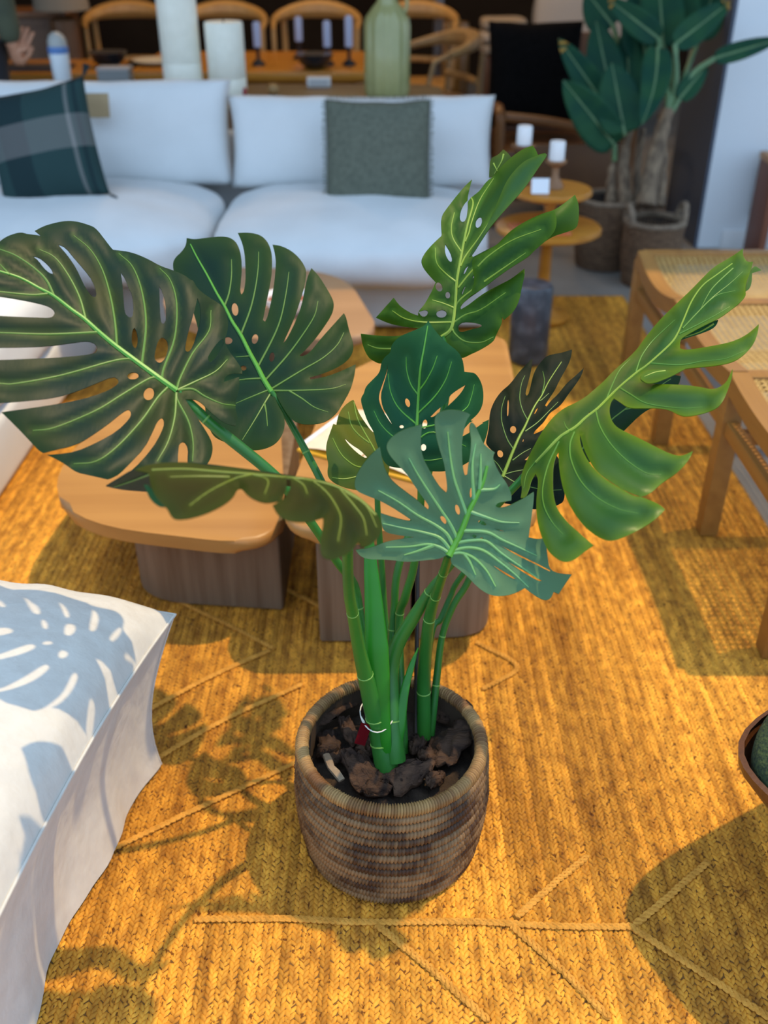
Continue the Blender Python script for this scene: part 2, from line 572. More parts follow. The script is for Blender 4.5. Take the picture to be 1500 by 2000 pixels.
NCO = 13
for i in range(NCO):
    t = i / (NCO - 1)
    rad = 0.136 + 0.0115 * math.sin(min(1, t * 1.6) * PI / 2) - 0.010 * max(0, t - 0.55)
    coil('coil', 0.0105 + t * 0.184, rad, 0.0078, 0.0085, 170, SEA, basket, i + 1)
coil('rim', 0.208, 0.1385, 0.0105, 0.0105, 210, SEA_RIM, basket, 40, wob=0.0015)
MB().lathe(BC, [(0.118, 0.003), (0.128, 0.06), (0.136, 0.12), (0.134, 0.205), (0.130, 0.205), (0.131, 0.12), (0.115, 0.012), (0.0, 0.012)], 48).build('lining', mat('basket_inside', (0.05, 0.028, 0.014), 0.9), basket)

soil = MB().grid(lambda u, v: (BC.x + 0.1295 * v * math.cos(2 * PI * u), BC.y + 0.1295 * v * math.sin(2 * PI * u),
                               0.150 + 0.012 * nz3((v * math.cos(2 * PI * u), v * math.sin(2 * PI * u), 0), 4) + 0.004 * nz3((v * math.cos(2 * PI * u), v * math.sin(2 * PI * u), 1), 22)), 60, 22, True)
o = soil.build('potting_soil', mat('dark_soil', (0.022, 0.013, 0.008), 0.95, (0.05, 0.03, 0.018), 60, bump=0.8, bscale=200))
tag(o, 'dark potting soil filling the coiled basket under the bark', 'soil'); o['kind'] = 'stuff'

BARK = mat('bark', (0.085, 0.045, 0.026), 0.8, (0.035, 0.018, 0.012), 26, (1, 3, 3), bump=1.0, bscale=110, bstretch=(0.5, 2.5, 1.5), rand=0.25, spec=0.3)
BARK_P = mat('pale_bark', (0.33, 0.25, 0.17), 0.8, (0.22, 0.15, 0.09), 30, bump=0.6, bscale=150)


def chip(c, l, wd, th, yaw, pitch, roll, seed, m, label, group=None):
    bm = bmesh.new()
    bmesh.ops.create_cube(bm, size=2)
    bmesh.ops.subdivide_edges(bm, edges=bm.edges[:], cuts=7, use_grid_fill=True)
    for v in bm.verts:
        x, y, z = v.co
        k = (abs(x) ** 3 + abs(y) ** 3 + abs(z) ** 4) ** (1 / 3.2)
        x, y, z = x / k, y / k, z / k
        e = 1 + 0.42 * noise.noise(Vector((x * 1.3 + seed * 5, y * 1.3, seed))) + 0.22 * noise.noise(Vector((x * 3.5, y * 3.5 + seed * 3, seed)))
        p = Vector((x * l / 2 * e, y * wd / 2 * e * (1 - 0.3 * x * math.sin(seed)), z * th / 2))
        p.z += 0.35 * wd * (0.5 - (y) ** 2) * 0.4 + 0.10 * l * noise.noise(Vector((x * 1.7 + seed, y * 1.7, 3))) + 0.012 * noise.noise(Vector((x * 6, y * 14, seed * 2))) * (1 if z > 0 else 0.2)
        v.co = p
    bm.transform(Matrix.LocRotScale(None, Matrix.Rotation(yaw, 3, 'Z') @ Matrix.Rotation(pitch, 3, 'Y') @ Matrix.Rotation(roll, 3, 'X'), None))
    me = bpy.data.meshes.new('bark_chunk'); bm.to_mesh(me); bm.free(); me.shade_smooth()
    o = link('bark_chunk', me, m)
    o.location = c
    return tag(o, label, 'bark', group)


G = 'bark chunks in the basket'
common = 'small dark brown bark chunk lying on the soil in the coiled basket'
chips = [  # u, v, length px, width px, yaw, pitch, roll, z, label
    (878, 1458, 118, 66, 50, -14, -18, .176, 'large rough brown bark slab on the right inside the basket, before the petiole bases'),
    (800, 1512, 92, 44, 28, -8, 8, .172, 'ridged lighter brown bark chunk at the front inside the basket rim'),
    (704, 1502, 98, 44, -58, 10, 10, .172, 'purplish brown pointed bark chunk at the front left of the green stem base'),
    (642, 1452, 58, 40, -75, 0, 12, .170, 'knobbly yellow-brown bark lump beside the pale chip at the left rim'),
    (655, 1388, 120, 30, 42, 6, -30, .178, 'long bark slab leaning on the back left inside wall of the basket'),
    (684, 1430, 78, 24, -62, 12, 0, .172, None), (888, 1372, 70, 24, -52, 0, 14, .168, 'grey-brown bark strip against the back right inside wall of the basket'),
    (908, 1402, 50, 18, 60, -10, 0, .170, None), (868, 1395, 60, 36, -20, 0, 0, .166, None), (760, 1518, 60, 34, -10, 4, 0, .166, None),
    (735, 1538, 62, 28, 12, 0, 20, .170, None), (838, 1478, 46, 30, -40, 0, 0, .168, None), (720, 1462, 46, 30, 30, 5, 0, .166, None),
    (690, 1365, 60, 26, 20, 0, 0, .164, None), (740, 1345, 60, 26, -10, 0, 0, .164, None), (800, 1335, 60, 30, 8, 0, 0, .164, None),
    (660, 1478, 34, 22, 40, 0, 0, .166, None), (812, 1455, 42, 24, 60, 0, 0, .166, None), (905, 1420, 46, 26, 20, 10, 0, .172, None), (850, 1520, 40, 22, 30, 0, 10, .170, None),
]
for i, (u, v, l, wd, ya, pi_, ro, z, lab) in enumerate(chips):
    p = atz(u, v, z)
    k = 1.5 / FPX
    chip(p, l * k, wd * k * 1.25, 0.013, R(ya), R(pi_), R(ro), i * 1.7 + 0.4, BARK, lab or common, None if lab else G)
pa, pb = atz(640, 1480, .183), atz(665, 1520, .180)
mb = MB()
for a, b in ((atz(637, 1474, .186), atz(647, 1500, .184)), (atz(647, 1499, .184), atz(668, 1524, .180))):
    mb.tube([a, a.lerp(b, .5) + Vector((0, 0, .002)), b], [0.006, 0.0068, 0.0058], 7, sq=0.55)
tag(mb.build('bark_chunk', BARK_P), 'pale cream bent bark chip at the left inside the basket rim', 'bark')

# ------------------------------------------------------------------ white linen ottoman in the near left corner
OC = Vector((-0.842, 0.80, 0.0)); OW, OD, OH = 0.88, 1.07, 0.315
ott = empty('linen_ottoman', (OC.x, OC.y, 0.004), 'white loose-cover linen ottoman in the bottom left corner, under leaf shadows', 'ottoman')
OM = Matrix.Translation(OC) @ Matrix.Rotation(R(-6), 4, 'Z')


def ott_edge(s, t):
    """outline of the top: corners drawn out to small points"""
    x, y = s * OW / 2, t * OD / 2
    x *= 1 - 0.085 * (1 - t * t) ** 0.9 * abs(s) ** 3
    y *= 1 + 0.030 * (1 - s * s) ** 0.9 * abs(t) ** 3
    return x, y


def ott_top(u, v):
    s, t = -1 + 2 * u, -1 + 2 * v
    x, y = ott_edge(s, t)
    k = max(0, 1 - abs(s) ** 3.4) * max(0, 1 - abs(t) ** 3.4)
    z = OH + 0.125 * k ** 0.46
    cor = max(0, abs(s) + abs(t) - 1.5)
    z += 0.010 * nz3((x, y, 0), 6) * k + 0.004 * nz3((x, y, 0), 22, 4) * k ** 0.5 + 0.006 * nz3((x * .5 + y, y * .4, 0), 9, 14) * k
    z += 0.004 * math.sin(60 * (x + y * 0.6)) * math.exp(-((1 - abs(t)) / .16) ** 2) * k ** 0.3 - 0.015 * cor
    return (x, y, z)


o = MB(OM).grid(ott_top, 70, 80).build('top_cover', LINEN, ott, angle=180)


def perim(q):
    q = (q % 1.0) * 4
    k = int(q); f = -1 + 2 * (q - k)
    return [(1, f), (-f, 1), (-1, -f), (f, -1)][k]


def ott_skirt(u, v):
    s, t = perim(u)
    x, y = ott_edge(s, t)
    h = v
    ins = 0.045 * math.sin(h * PI / 2) + 0.012 * math.sin(h * PI)
    nx, ny = (s if abs(s) == 1 else 0), (t if abs(t) == 1 else 0)
    cn = abs(s) ** 12 * abs(t) ** 12
    a = u * 4 * 11
    fold = 0.006 * math.sin(a * 2.1 + 3 * h) + 0.010 * nz3((x * 1.0, y * 1.0, h * .3), 5, 2) + 0.006 * nz3((x, y, h * .15), 17, 7)
    fold *= h * (1 - cn)
    x -= s * ins * (1 if abs(s) == 1 else abs(s) ** 6) - nx * fold
    y -= t * ins * (1 if abs(t) == 1 else abs(t) ** 6) - ny * fold
    z = (OH - 0.015 * max(0, abs(s) + abs(t) - 1.5)) * (1 - h) + 0.005 * h
    return (x, y, z)


MB(OM).grid(ott_skirt, 320, 24, True).build('skirt', LINEN, ott, angle=180)
pts = []
for i in range(240):
    s, t = perim(i / 240)
    x, y = ott_edge(s, t)
    pts.append(OM @ Vector((x * 1.003, y * 1.003, OH - 0.015 * max(0, abs(s) + abs(t) - 1.5))))
pts.append(pts[0])
MB().tube(pts, 0.0026, 6).build('piping', LINEN, ott)
# vertical corner seams of the loose cover
for s, t in ((1, 1), (1, -1)):
    q = []
    for k in range(12):
        h = k / 11
        u0 = 0.25 - 0.0004 if t > 0 else 0.0004
        x, y, z = ott_skirt(u0, h)
        q.append(OM @ Vector((x, y, z)))
    MB().tube(q, 0.0018, 5).build('piping', LINEN, ott)

# ------------------------------------------------------------------ nest of oak coffee tables
def pebble_table(name, label, poly, r, ztop, th, base_poly, br, mat_top, mat_base, base_z0=0.004, groove=None):
    cx = sum(p[0] for p in poly) / len(poly); cy = sum(p[1] for p in poly) / len(poly)
    t = empty(name, (cx, cy, base_z0), label, 'coffee table', 'nest of oak coffee tables')
    MB().prism(rounded(poly, r, 10), ztop - th, ztop, bev=th * 0.38).build('tabletop', mat_top, t)
    for i, bp in enumerate(base_poly):
        MB().prism(rounded(bp, br[i], 8), base_z0, ztop - th + 0.001, bev=0.003).build('base', mat_base, t)
    return t


pebble_table('coffee_table', 'low oak coffee table with a pebble-shaped top, left behind the plant',
             [(-0.745, 1.70), (-0.665, 2.62), (-0.29, 2.46), (-0.19, 1.585)], [.27, .2, .2, .17], 0.24, 0.030,
             [[(-0.56, 1.735), (-0.56, 2.25), (-0.219, 2.25), (-0.219, 1.70)]], [[.12, .1, .03, .008]], OAK, OAK_SIDE)
pebble_table('coffee_table', 'taller oak coffee table with a block base, directly behind the plant pot',
             [(-0.205, 1.53), (-0.12, 2.30), (0.335, 2.60), (0.30, 1.54)], [.12, .2, .16, .12], 0.315, 0.03,
             [[(-0.134, 1.592), (-0.134, 1.95), (0.055, 1.95), (0.055, 1.592)], [(0.066, 1.60), (0.066, 1.95), (0.225, 1.95), (0.225, 1.61)]],
             [[.006, .01, .006, .006], [.006, .006, .05, .07]], OAK, OAK_SIDE)
pebble_table('coffee_table', 'coffee table at the back of the nest, top browned for shade, in front of the sofa seat',
             [(-0.66, 2.66), (-0.60, 3.05), (-0.13, 3.0), (0.0, 2.44), (-0.35, 2.40)], [.15, .2, .2, .14, .14], 0.345, 0.03,
             [[(-0.5, 2.66), (-0.5, 2.95), (-0.2, 2.92), (-0.2, 2.6)]], [.08], wood('oak_top_shaded', (0.36, 0.20, 0.10), (0.29, 0.155, 0.075), 2, 'x', 0.5, 6), OAK_SIDE)  # top browner than the sunlit ones: shade mixed into the wood colour

# open book / magazine on the middle table
bk = empty('magazine', atz(690, 885, .317), 'open magazine with yellow cover lying on the oak table behind the stems', 'magazine')
PAPER = mat('cream_paper', (0.80, 0.68, 0.50), 0.7, (0.74, 0.62, 0.44), 25)
WP = mat('white_paper', (0.85, 0.85, 0.85), 0.7)
YC = mat('yellow_cover', (0.72, 0.36, 0.02), 0.5)
T = Matrix.Translation(atz(745, 868, .3155)) @ Matrix.Rotation(R(-29), 4, 'Z')
MB(T).box((0, 0, 0.003), (0.285, 0.235, 0.006), bev=0.001).build('cover', YC, bk)
MB(T).grid(lambda u, v: (-0.134 + 0.132 * u, -0.108 + 0.216 * v, 0.007 + 0.010 * math.sin(u * PI * 0.9)), 14, 4).build('page', PAPER, bk)
MB(T).grid(lambda u, v: (0.002 + 0.132 * u, -0.108 + 0.216 * v, 0.007 + 0.010 * math.sin((1 - u) * PI * 0.9)), 14, 4).build('page', PAPER, bk)
MB(T).box((-0.139, 0, 0.009), (0.008, 0.212, 0.007)).build('page_edge', WP, bk)
# white bowl on the back table
bw = empty('bowl', (-0.27, 2.62, .3455), 'small white bowl on the back coffee table, glimpsed between leaf fingers', 'bowl')
MB().lathe((-0.27, 2.62, .3455), [(0.03, 0), (0.036, 0.004), (0.062, 0.03), (0.068, 0.05), (0.064, 0.05), (0.055, 0.03), (0.0, 0.012)], 28).build('body', mat('white_glaze', (0.8, 0.78, 0.76), 0.25), bw)
MB().lathe((-0.27, 2.62, .3455), [(0.0615, 0.036), (0.0, 0.038)], 24).build('contents', mat('dark_red_fruit', (0.25, 0.06, 0.03), 0.5), bw)

# ------------------------------------------------------------------ white sofa along the back and chaise on the left
sofa = empty('sofa', (-0.7, 3.8, -0.01), 'long white linen sofa facing the camera behind the coffee tables', 'sofa')
MB().box((-0.75, 3.80, 0.095), (2.24, 0.86, 0.165), bev=0.03, seg=4).build('base', SOFA, sofa)
puff_box('backrest', (-0.75, 4.16, 0.30), (2.32, 0.16, 0.50), SOFA, sofa, n=7, seed=3)
for x in (-1.85, 0.33):
    for y in (3.42, 4.16):
        MB().lathe((x, y, 0.005 if y < 3.7 else -.0115), [(0.02, 0), (0.022, 0.012 if y < 3.7 else .028)], 12).build('leg', DARKWOOD, sofa)
o = puff_box('seat_cushion', (-1.135, 3.60, 0.299), (1.06, 0.80, 0.22), SOFA, n=4.2, top=0.048, seed=1, front=0.05); tag(o, 'puffy white sofa seat cushion on the left, under the plaid pillow', 'cushion', None)
o = puff_box('seat_cushion', (-0.115, 3.60, 0.294), (0.97, 0.80, 0.22), SOFA, n=4.2, top=0.035, seed=5, front=0.05); tag(o, 'puffy white sofa seat cushion under the grey-green fringed pillow', 'cushion', None)
tilt = Matrix.Rotation(R(-14), 3, 'X').to_quaternion()
o = pillow('back_cushion', (-1.22, 3.98, 0.575), 1.27, 0.385, 0.20, tilt, SOFA, seed=2, pinch=0.03, n=40, q=0.4); tag(o, 'wide white sofa back cushion behind the plaid pillow', 'cushion')
o = pillow('back_cushion', (-0.085, 3.95, 0.548), 1.02, 0.335, 0.20, tilt, SOFA, seed=8, pinch=0.035, n=40, q=0.4); tag(o, 'white sofa back cushion behind the grey-green fringed pillow', 'cushion')

# plaid pillow with dark tassels
def plaid_mat():
    m = bpy.data.materials.new('plaid_wool'); m.use_nodes = True
    nt = m.node_tree; N, L = nt.nodes, nt.links; b = N['Principled BSDF']; b.inputs['Roughness'].default_value = 0.9
    b.inputs['Specular IOR Level'].default_value = 0.15
    tc = N.new('ShaderNodeTexCoord'); sp = N.new('ShaderNodeSeparateXYZ'); L.new(tc.outputs['UV'], sp.inputs[0])

    def ramp(sock, stops):
        r = N.new('ShaderNodeValToRGB'); r.color_ramp.interpolation = 'CONSTANT'
        e = r.color_ramp.elements
        e[0].position, e[0].color = stops[0][0], (*stops[0][1], 1)
        e[1].position, e[1].color = stops[1][0], (*stops[1][1], 1)
        for p, c in stops[2:]:
            x = e.new(p); x.color = (*c, 1)
        L.new(sock, r.inputs['Fac']); return r.outputs['Color']
    g, d, y = (0.022, 0.050, 0.050), (0.008, 0.016, 0.022), (0.20, 0.20, 0.19)
    c1 = ramp(sp.outputs['X'], [(0, g), (0.20, d), (0.44, g), (0.80, y), (0.83, g), (0.87, d), (0.90, g)])
    c2 = ramp(sp.outputs['Y'], [(0, g), (0.42, y), (0.68, g), (0.93, d)])
    mx = N.new('ShaderNodeMix'); mx.data_type = 'RGBA'; mx.inputs[0].default_value = 0.45
    L.new(c1, mx.inputs[6]); L.new(c2, mx.inputs[7]); L.new(mx.outputs[2], b.inputs['Base Color'])
    return m


pr = (Matrix.Rotation(R(-11), 3, 'Y') @ Matrix.Rotation(R(-20), 3, 'X')).to_quaternion()
pc = at(86, 287, 3.42)
pl = empty('throw_pillow', pc, 'dark green plaid throw pillow with tassels on the left of the white sofa', 'pillow')
o = pillow('cover', pc, 0.39, 0.40, 0.16, pr, plaid_mat(), pl, seed=4, pinch=0.05)
me = o.data; uv = me.uv_layers.new(name='UVMap')
inv = (Matrix.Translation(pc) @ pr.to_matrix().to_4x4()).inverted()
for lp in me.loops:
    q = inv @ me.vertices[lp.vertex_index].co
    uv.data[lp.index].uv = (q.x / 0.41 + 0.5, q.z / 0.42 + 0.5)
for k, (sx, sz) in enumerate(((-1, -1), (1, -1), (-1, 1), (1, 1))):
    mb = MB()
    for j in range(9):
        a = Vector((sx * 0.196, 0, sz * 0.20))
        d = Vector((sx * random.uniform(.4, 1), random.uniform(-.5, .5), sz * random.uniform(.4, 1))).normalized() * 0.04
        mb.tube([pc + pr @ a, pc + pr @ (a + d)], 0.0035, 5)
    mb.build('tassel', mat('tassel_dark', (0.012, 0.02, 0.022), 0.9), pl)

# grey green fringed pillow
gr = Matrix.Rotation(R(-17), 3, 'X').to_quaternion()
gc = at(738, 306, 3.50)
gp = empty('throw_pillow', gc, 'grey-green linen throw pillow with fringed edges on the right of the white sofa', 'pillow')
GG = mat('grey_green_linen', (0.135, 0.145, 0.11), 0.9, (0.10, 0.11, 0.085), 60, bump=0.6, bscale=240, spec=0.15)
pillow('cover', gc, 0.375, 0.375, 0.13, gr, GG, gp, seed=6, pinch=0.02)
for side in range(4):
    mb = MB()
    for j in range(60):
        f = -1 + 2 * (j + .5) / 60
        a = [Vector((f * .186, 0, .190)), Vector((f * .186, 0, -.190)), Vector((.185, 0, f * .19)), Vector((-.185, 0, f * .19))][side]
        d = [Vector((0, 0, 1)), Vector((0, 0, -1)), Vector((1, 0, 0)), Vector((-1, 0, 0))][side]
        d = (d + Vector((random.uniform(-.3, .3), random.uniform(-.3, .3), random.uniform(-.3, .3)))).normalized() * random.uniform(.010, .018)
        mb.tube([gc + gr @ (a - d * 0.2), gc + gr @ (a + d)], 0.0015, 4)
    x = mb.build('fringe', GG, gp); x['kind'] = 'stuff'
# card tag lying on the back cushion
tc_ = at(190, 206, 3.60)
o = MB(Matrix.Translation(tc_) @ gr.to_matrix().to_4x4()).box((0, 0, 0), (0.088, 0.003, 0.085), bev=0.001).build('card_tag', mat('tan_card', (0.38, 0.27, 0.14), 0.7, (0.32, 0.22, 0.11), 12))
tag(o, 'blank tan square card standing on the sofa back cushion beside the plaid pillow', 'card')

ch = empty('chaise_ottoman', (-1.45, 2.62, -0.002), 'white linen chaise block joined to the sofa at the far left', 'ottoman')
puff_box('cushion', (-1.47, 2.60, 0.295), (0.98, 1.22, 0.25), SOFA, ch, n=5, top=0.03, seed=11)
MB().box((-1.47, 2.60, 0.098), (0.955, 1.2, 0.19), bev=0.03, seg=4).build('base', SOFA, ch)

# ------------------------------------------------------------------ cane bench on the right
bench = empty('cane_bench', (1.06, 2.25, -0.005), 'long teak bench with woven cane seat panels at the right edge', 'bench')
BX0, BX1 = 0.795, 1.335
ys = [1.56, 2.02, 2.50, 2.945]


def sag(y):
    for a, b, s in ((ys[2], ys[3], .035), (ys[1], ys[2], .018), (ys[0], ys[1], .018)):
        if a <= y <= b:
            t = (y - a) / (b - a)
            return 0.425 - s * 4 * t * (1 - t)
    return 0.425


for x in (BX0, BX1):
    for a, b in zip(ys, ys[1:]):
        pts = [(x, a + (b - a) * k / 12, sag(a + (b - a) * k / 12) - .02) for k in range(13)]
        mb = MB()
        mb.tube(pts, 0.031, 4, sq=1.0, sqdir=(1, 0, 1))
        mb.build('rail', TEAK, bench, angle=30)
    MB().box((x, (ys[0] + ys[3]) / 2, 0.295), (0.028, ys[3] - ys[0], 0.036), bev=0.004).build('stretcher', TEAK, bench)
    for y in ys:
        MB().box((x, y, 0.1975), (0.044, 0.046, 0.392), bev=0.004).build('leg', TEAK, bench)
for y in ys:
    MB().box(((BX0 + BX1) / 2, y, 0.404), (BX1 - BX0, 0.042, 0.038), bev=0.004).build('crossbar', TEAK, bench)
    MB().box(((BX0 + BX1) / 2, y, 0.262), (BX1 - BX0, 0.026, 0.032), bev=0.004).build('stretcher', TEAK, bench)
for a, b in zip(ys, ys[1:]):
    mb = MB()
    st = 0.016
    nx = int((BX1 - BX0 - .05) / st); ny = int((b - a - .04) / st)

    def strip(p, q, wd, z):
        d = (Vector(q) - Vector(p)); dn = Vector((-d.y, d.x, 0)).normalized() * wd / 2
        k = 8
        prev = None
        for i in range(k + 1):
            c = Vector(p).lerp(Vector(q), i / k)
            c.z = sag(c.y) - 0.007 + z
            cur = (mb.bm.verts.new(c - dn), mb.bm.verts.new(c + dn))
            if prev:
                mb.bm.faces.new((prev[0], prev[1], cur[1], cur[0]))
            prev = cur
    xa, xb, ya, yb = BX0 + .024, BX1 - .024, a + .02, b - .02
    for i in range(nx):
        x = xa + (xb - xa) * (i + .5) / nx
        for dx in (-.0022, .0022):
            strip((x + dx, ya, 0), (x + dx, yb, 0), .0022, 0)
    for j in range(ny):
        y = ya + (yb - ya) * (j + .5) / ny
        for dy in (-.0022, .0022):
            strip((xa, y + dy, 0), (xb, y + dy, 0), .0022, .0008)
    n = max(nx, ny)
    for k in range(-ny, nx):
        for sgn in (1, -1):
            x0 = xa + (k + .5) * st; x1 = x0 + (yb - ya)
            y0, y1 = (ya, yb)
            p0, p1 = Vector((x0, y0, 0)), Vector((x1, y1, 0))
            # clip in x
            t0 = max(0, (xa - x0) / (x1 - x0)); t1 = min(1, (xb - x0) / (x1 - x0))
            if t1 - t0 < .02:
                continue
            q0, q1 = p0.lerp(p1, t0), p0.lerp(p1, t1)
            if sgn < 0:
                q0.y, q1.y = ya + yb - q0.y, ya + yb - q1.y
            strip(q0, q1, .0020, .0016 if sgn > 0 else .0022)
    o = mb.build('cane_panel', CANE, bench, angle=180)
    o['kind'] = 'stuff'

# ------------------------------------------------------------------ moulded lounge stool, only its corner in the frame
ls = empty('lounge_stool', (0.840, 0.985, 0.006), 'moulded walnut stool with dark green cushion, its corner at the right edge', 'stool')
WAL = wood('walnut_ply', (0.12, 0.045, 0.016), (0.075, 0.027, 0.010), 5, 'z', 0.35, 30)
SXC, SYC = 0.840, 0.985

SA = R(30)


def shell(u, v):
    a = 2 * PI * u
    c, s = math.cos(a), math.sin(a)
    k = (abs(c) ** 4.5 + abs(s) ** 4.5) ** (-1 / 4.5)
    f = [(0.0, .195), (0.55, .197), (0.78, .212), (0.93, .242), (1.0, .275), (1.01, .292), (0.985, .293)]
    t = v * (len(f) - 1); i = min(int(t), len(f) - 2); q = t - i
    r = f[i][0] * (1 - q) + f[i + 1][0] * q; z = f[i][1] * (1 - q) + f[i + 1][1] * q
    X, Y = 0.325 * r * k * c, 0.215 * r * k * s
    return (SXC + X * math.cos(SA) - Y * math.sin(SA), SYC + X * math.sin(SA) + Y * math.cos(SA), z + 0.012 * (c * c) * r)


MB().grid(shell, 72, 25, True).build('shell', WAL, ls, weld=.0002)
o = puff_box('cushion', (SXC, SYC, 0.296), (0.635, 0.415, 0.075), mat('dark_green_boucle', (0.012, 0.026, 0.012), 0.95, (0.05, 0.075, 0.02), 160, bump=1.0, bscale=240), ls, n=4, top=.015, rot=Matrix.Rotation(SA, 3, 'Z').to_quaternion())
MB().lathe((SXC, SYC, 0), [(0.03, .03), (0.028, .15), (0.09, .198)], 20).build('column', mat('black_metal', (.02, .02, .02), .4, metal=.8), ls)
for k in range(4):
    a = PI / 4 + k * PI / 2
    MB().tube([(SXC, SYC, .035), (SXC + .2 * math.cos(a), SYC + .2 * math.sin(a), .018)], [.016, .011], 8).build('foot', mat('black_metal_foot', (.02, .02, .02), .4, metal=.8), ls)

# ------------------------------------------------------------------ two-tier round side table, candles, stone stool
TX, TY = 0.588, 3.50
st = empty('side_table', (TX, TY, 0.004), 'round two-tier amber wood side table beside the sofa, holding candles', 'side table')
MB().lathe((TX, TY, 0), [(0.0, .004), (.10, .004), (.105, .018), (.06, .03), (.03, .05), (.024, .1), (.021, .30), (.03, .325)], 32).build('pedestal', AMBER, st)
MB().lathe((TX, TY, 0), [(0.0, .325), (.17, .325), (.188, .334), (.188, .346), (.182, .351), (0, .351)], 48).build('lower_top', AMBER, st)
MB().lathe((TX, TY, 0), [(0.022, .351), (.018, .40), (.03, .458)], 20).build('post', AMBER, st)
MB().lathe((TX, TY, 0), [(0.0, .456), (.13, .456), (.142, .464), (.142, .476), (.137, .481), (0, .481)], 48).build('upper_top', AMBER, st)
HOLD = wood('holder_wood', (0.30, 0.15, 0.06), (0.22, 0.10, 0.04), 6, 'z', .5)
WAX = mat('white_wax', (0.86, 0.86, 0.86), .4, trans=.1)
for (x, y, zh, lab, dish) in ((TX + .008, 3.50, .575, 'white pillar candle in a turned wooden holder with a card, on the upper tier', .036), (.487, 3.555, .615, 'taller brown candle holder with white candle, left rear on the upper tier', .042)):
    h = empty('candle_holder', (x, y, .4815), lab, 'candle holder')
    MB().lathe((x, y, 0), [(.0, .482), (.032, .482), (.03, .495), (.012, .52), (.012, zh - .025), (dish, zh - .008), (dish, zh), (0, zh)], 24).build('stand', HOLD if dish < .04 else DARKWOOD, h)
    MB().lathe((x, y, 0), [(.0, zh), (.026, zh), (.0265, zh + .003), (.0265, zh + .058), (.024, zh + .062), (0, zh + .06)], 24).build('candle', WAX, h)
p = at(1056, 357, 3.31)
o = MB(Matrix.Translation((p.x, p.y, .5085)) @ Matrix.Rotation(R(-15), 4, 'X')).box((0, 0, 0), (.060, .003, .050)).build('label_card', mat('pale_card', (.75, .80, .86), .6))
tag(o, 'small pale card propped before the candle holder on the upper tier', 'card')
mg = empty('magazine', (TX - .035, TY - .06, .3515), 'glossy orange-red magazine lying on the lower tier of the side table', 'magazine')
T = Matrix.Translation((TX - .045, TY - .075, .357)) @ Matrix.Rotation(R(8), 4, 'Z')
MB(T).box((0, 0, 0), (.19, .15, .010), bev=.001).build('cover', mat('orange_cover', (.62, .13, .03), .25, (.55, .22, .12), 9), mg)
MB(T).box((-.045, -.03, .0055), (.035, .03, .001)).build('cover_print', mat('cream_print', (.85, .75, .55), .4), mg)
sx, sy = 0.489, 3.10
sg = empty('stone_stool', (sx, sy, .004), 'small dark grey marbled cylinder stool on the rug beside the sofa corner', 'stool')
MB().lathe((sx, sy, 0), [(0, .004), (.058, .004), (.066, .014), (.066, .255), (.060, .268), (0, .270)], 40).build('body', STONE, sg)

# ------------------------------------------------------------------ banana plants in two tall baskets
DB = mat('brown_basket', (0.20, 0.115, 0.06), .8, (0.09, 0.047, 0.024), 40, (1, 1, 4), bump=1, bscale=120, bstretch=(1, 1, 3), rand=.1)
DBR = mat('pale_basket_rim', (0.25, 0.18, 0.12), .8, (0.17, 0.12, 0.08), 40)


def big_basket(c, r, h, label, handles):
    t = empty('plant_basket', (c[0], c[1], -.0105), label, 'basket')
    cc = Vector((c[0], c[1], -.0105))
    n = 15
    for i in range(n):
        q = i / (n - 1)
        coil('coil', .012 + q * (h - .03), r * (.86 + .14 * math.sin(min(1, q * 1.4) * PI / 2)), .0095, .0115, 44, DB, t, i + 60, c=cc, wob=.002)
    coil('rim', h, r * 1.0, .014, .013, 40, DBR, t, 90, c=cc)
    MB().lathe(cc, [(r * .8, .004), (r * .95, h * .6), (r * .97, h - .01), (r * .93, h - .01), (r * .93, h - .05), (0, h - .05)], 32).build('lining', mat('basket_dark_inside', (.03, .02, .015), .9), t)
    for a in handles:
        pts = []
        for k in range(11):
            f = PI * k / 10
            aa = a + .42 * math.cos(f)
            pts.append(cc + Vector((r * 1.02 * math.cos(aa), r * 1.02 * math.sin(aa), h - .01 + .075 * math.sin(f))))
        MB().tube(pts, .013, 8).build('handle', DBR, t)
    return t


big_basket((0.955, 4.20), .128, .285, 'brown woven basket of the left banana plant, beside the brown lounge chair', [])
big_basket((1.092, 3.955), .112, .255, 'brown woven basket with two loop handles, nearest the shaded side of the white wall', [PI * 0.02, PI * 1.02])

BL = leaf_mat('banana_leaf', (0.012, 0.060, 0.038), (0.022, 0.085, 0.038), (0.03, 0.10, 0.03), (0.05, 0.14, 0.08), .42, .12, (.06, .18, .02))
BLY = mat('dry_leaf_tip', (0.42, 0.24, 0.04), .7, (.28, .15, .03), 30)
BSTEM = mat('banana_petiole', (0.14, 0.25, 0.11), .5, (0.10, 0.19, 0.09), 20)
TRUNK = mat('banana_trunk_husk', (0.26, 0.18, 0.11), .85, (0.10, 0.065, 0.04), 14, (3, 3, .5), bump=.8, bscale=60, bstretch=(4, 4, .6))


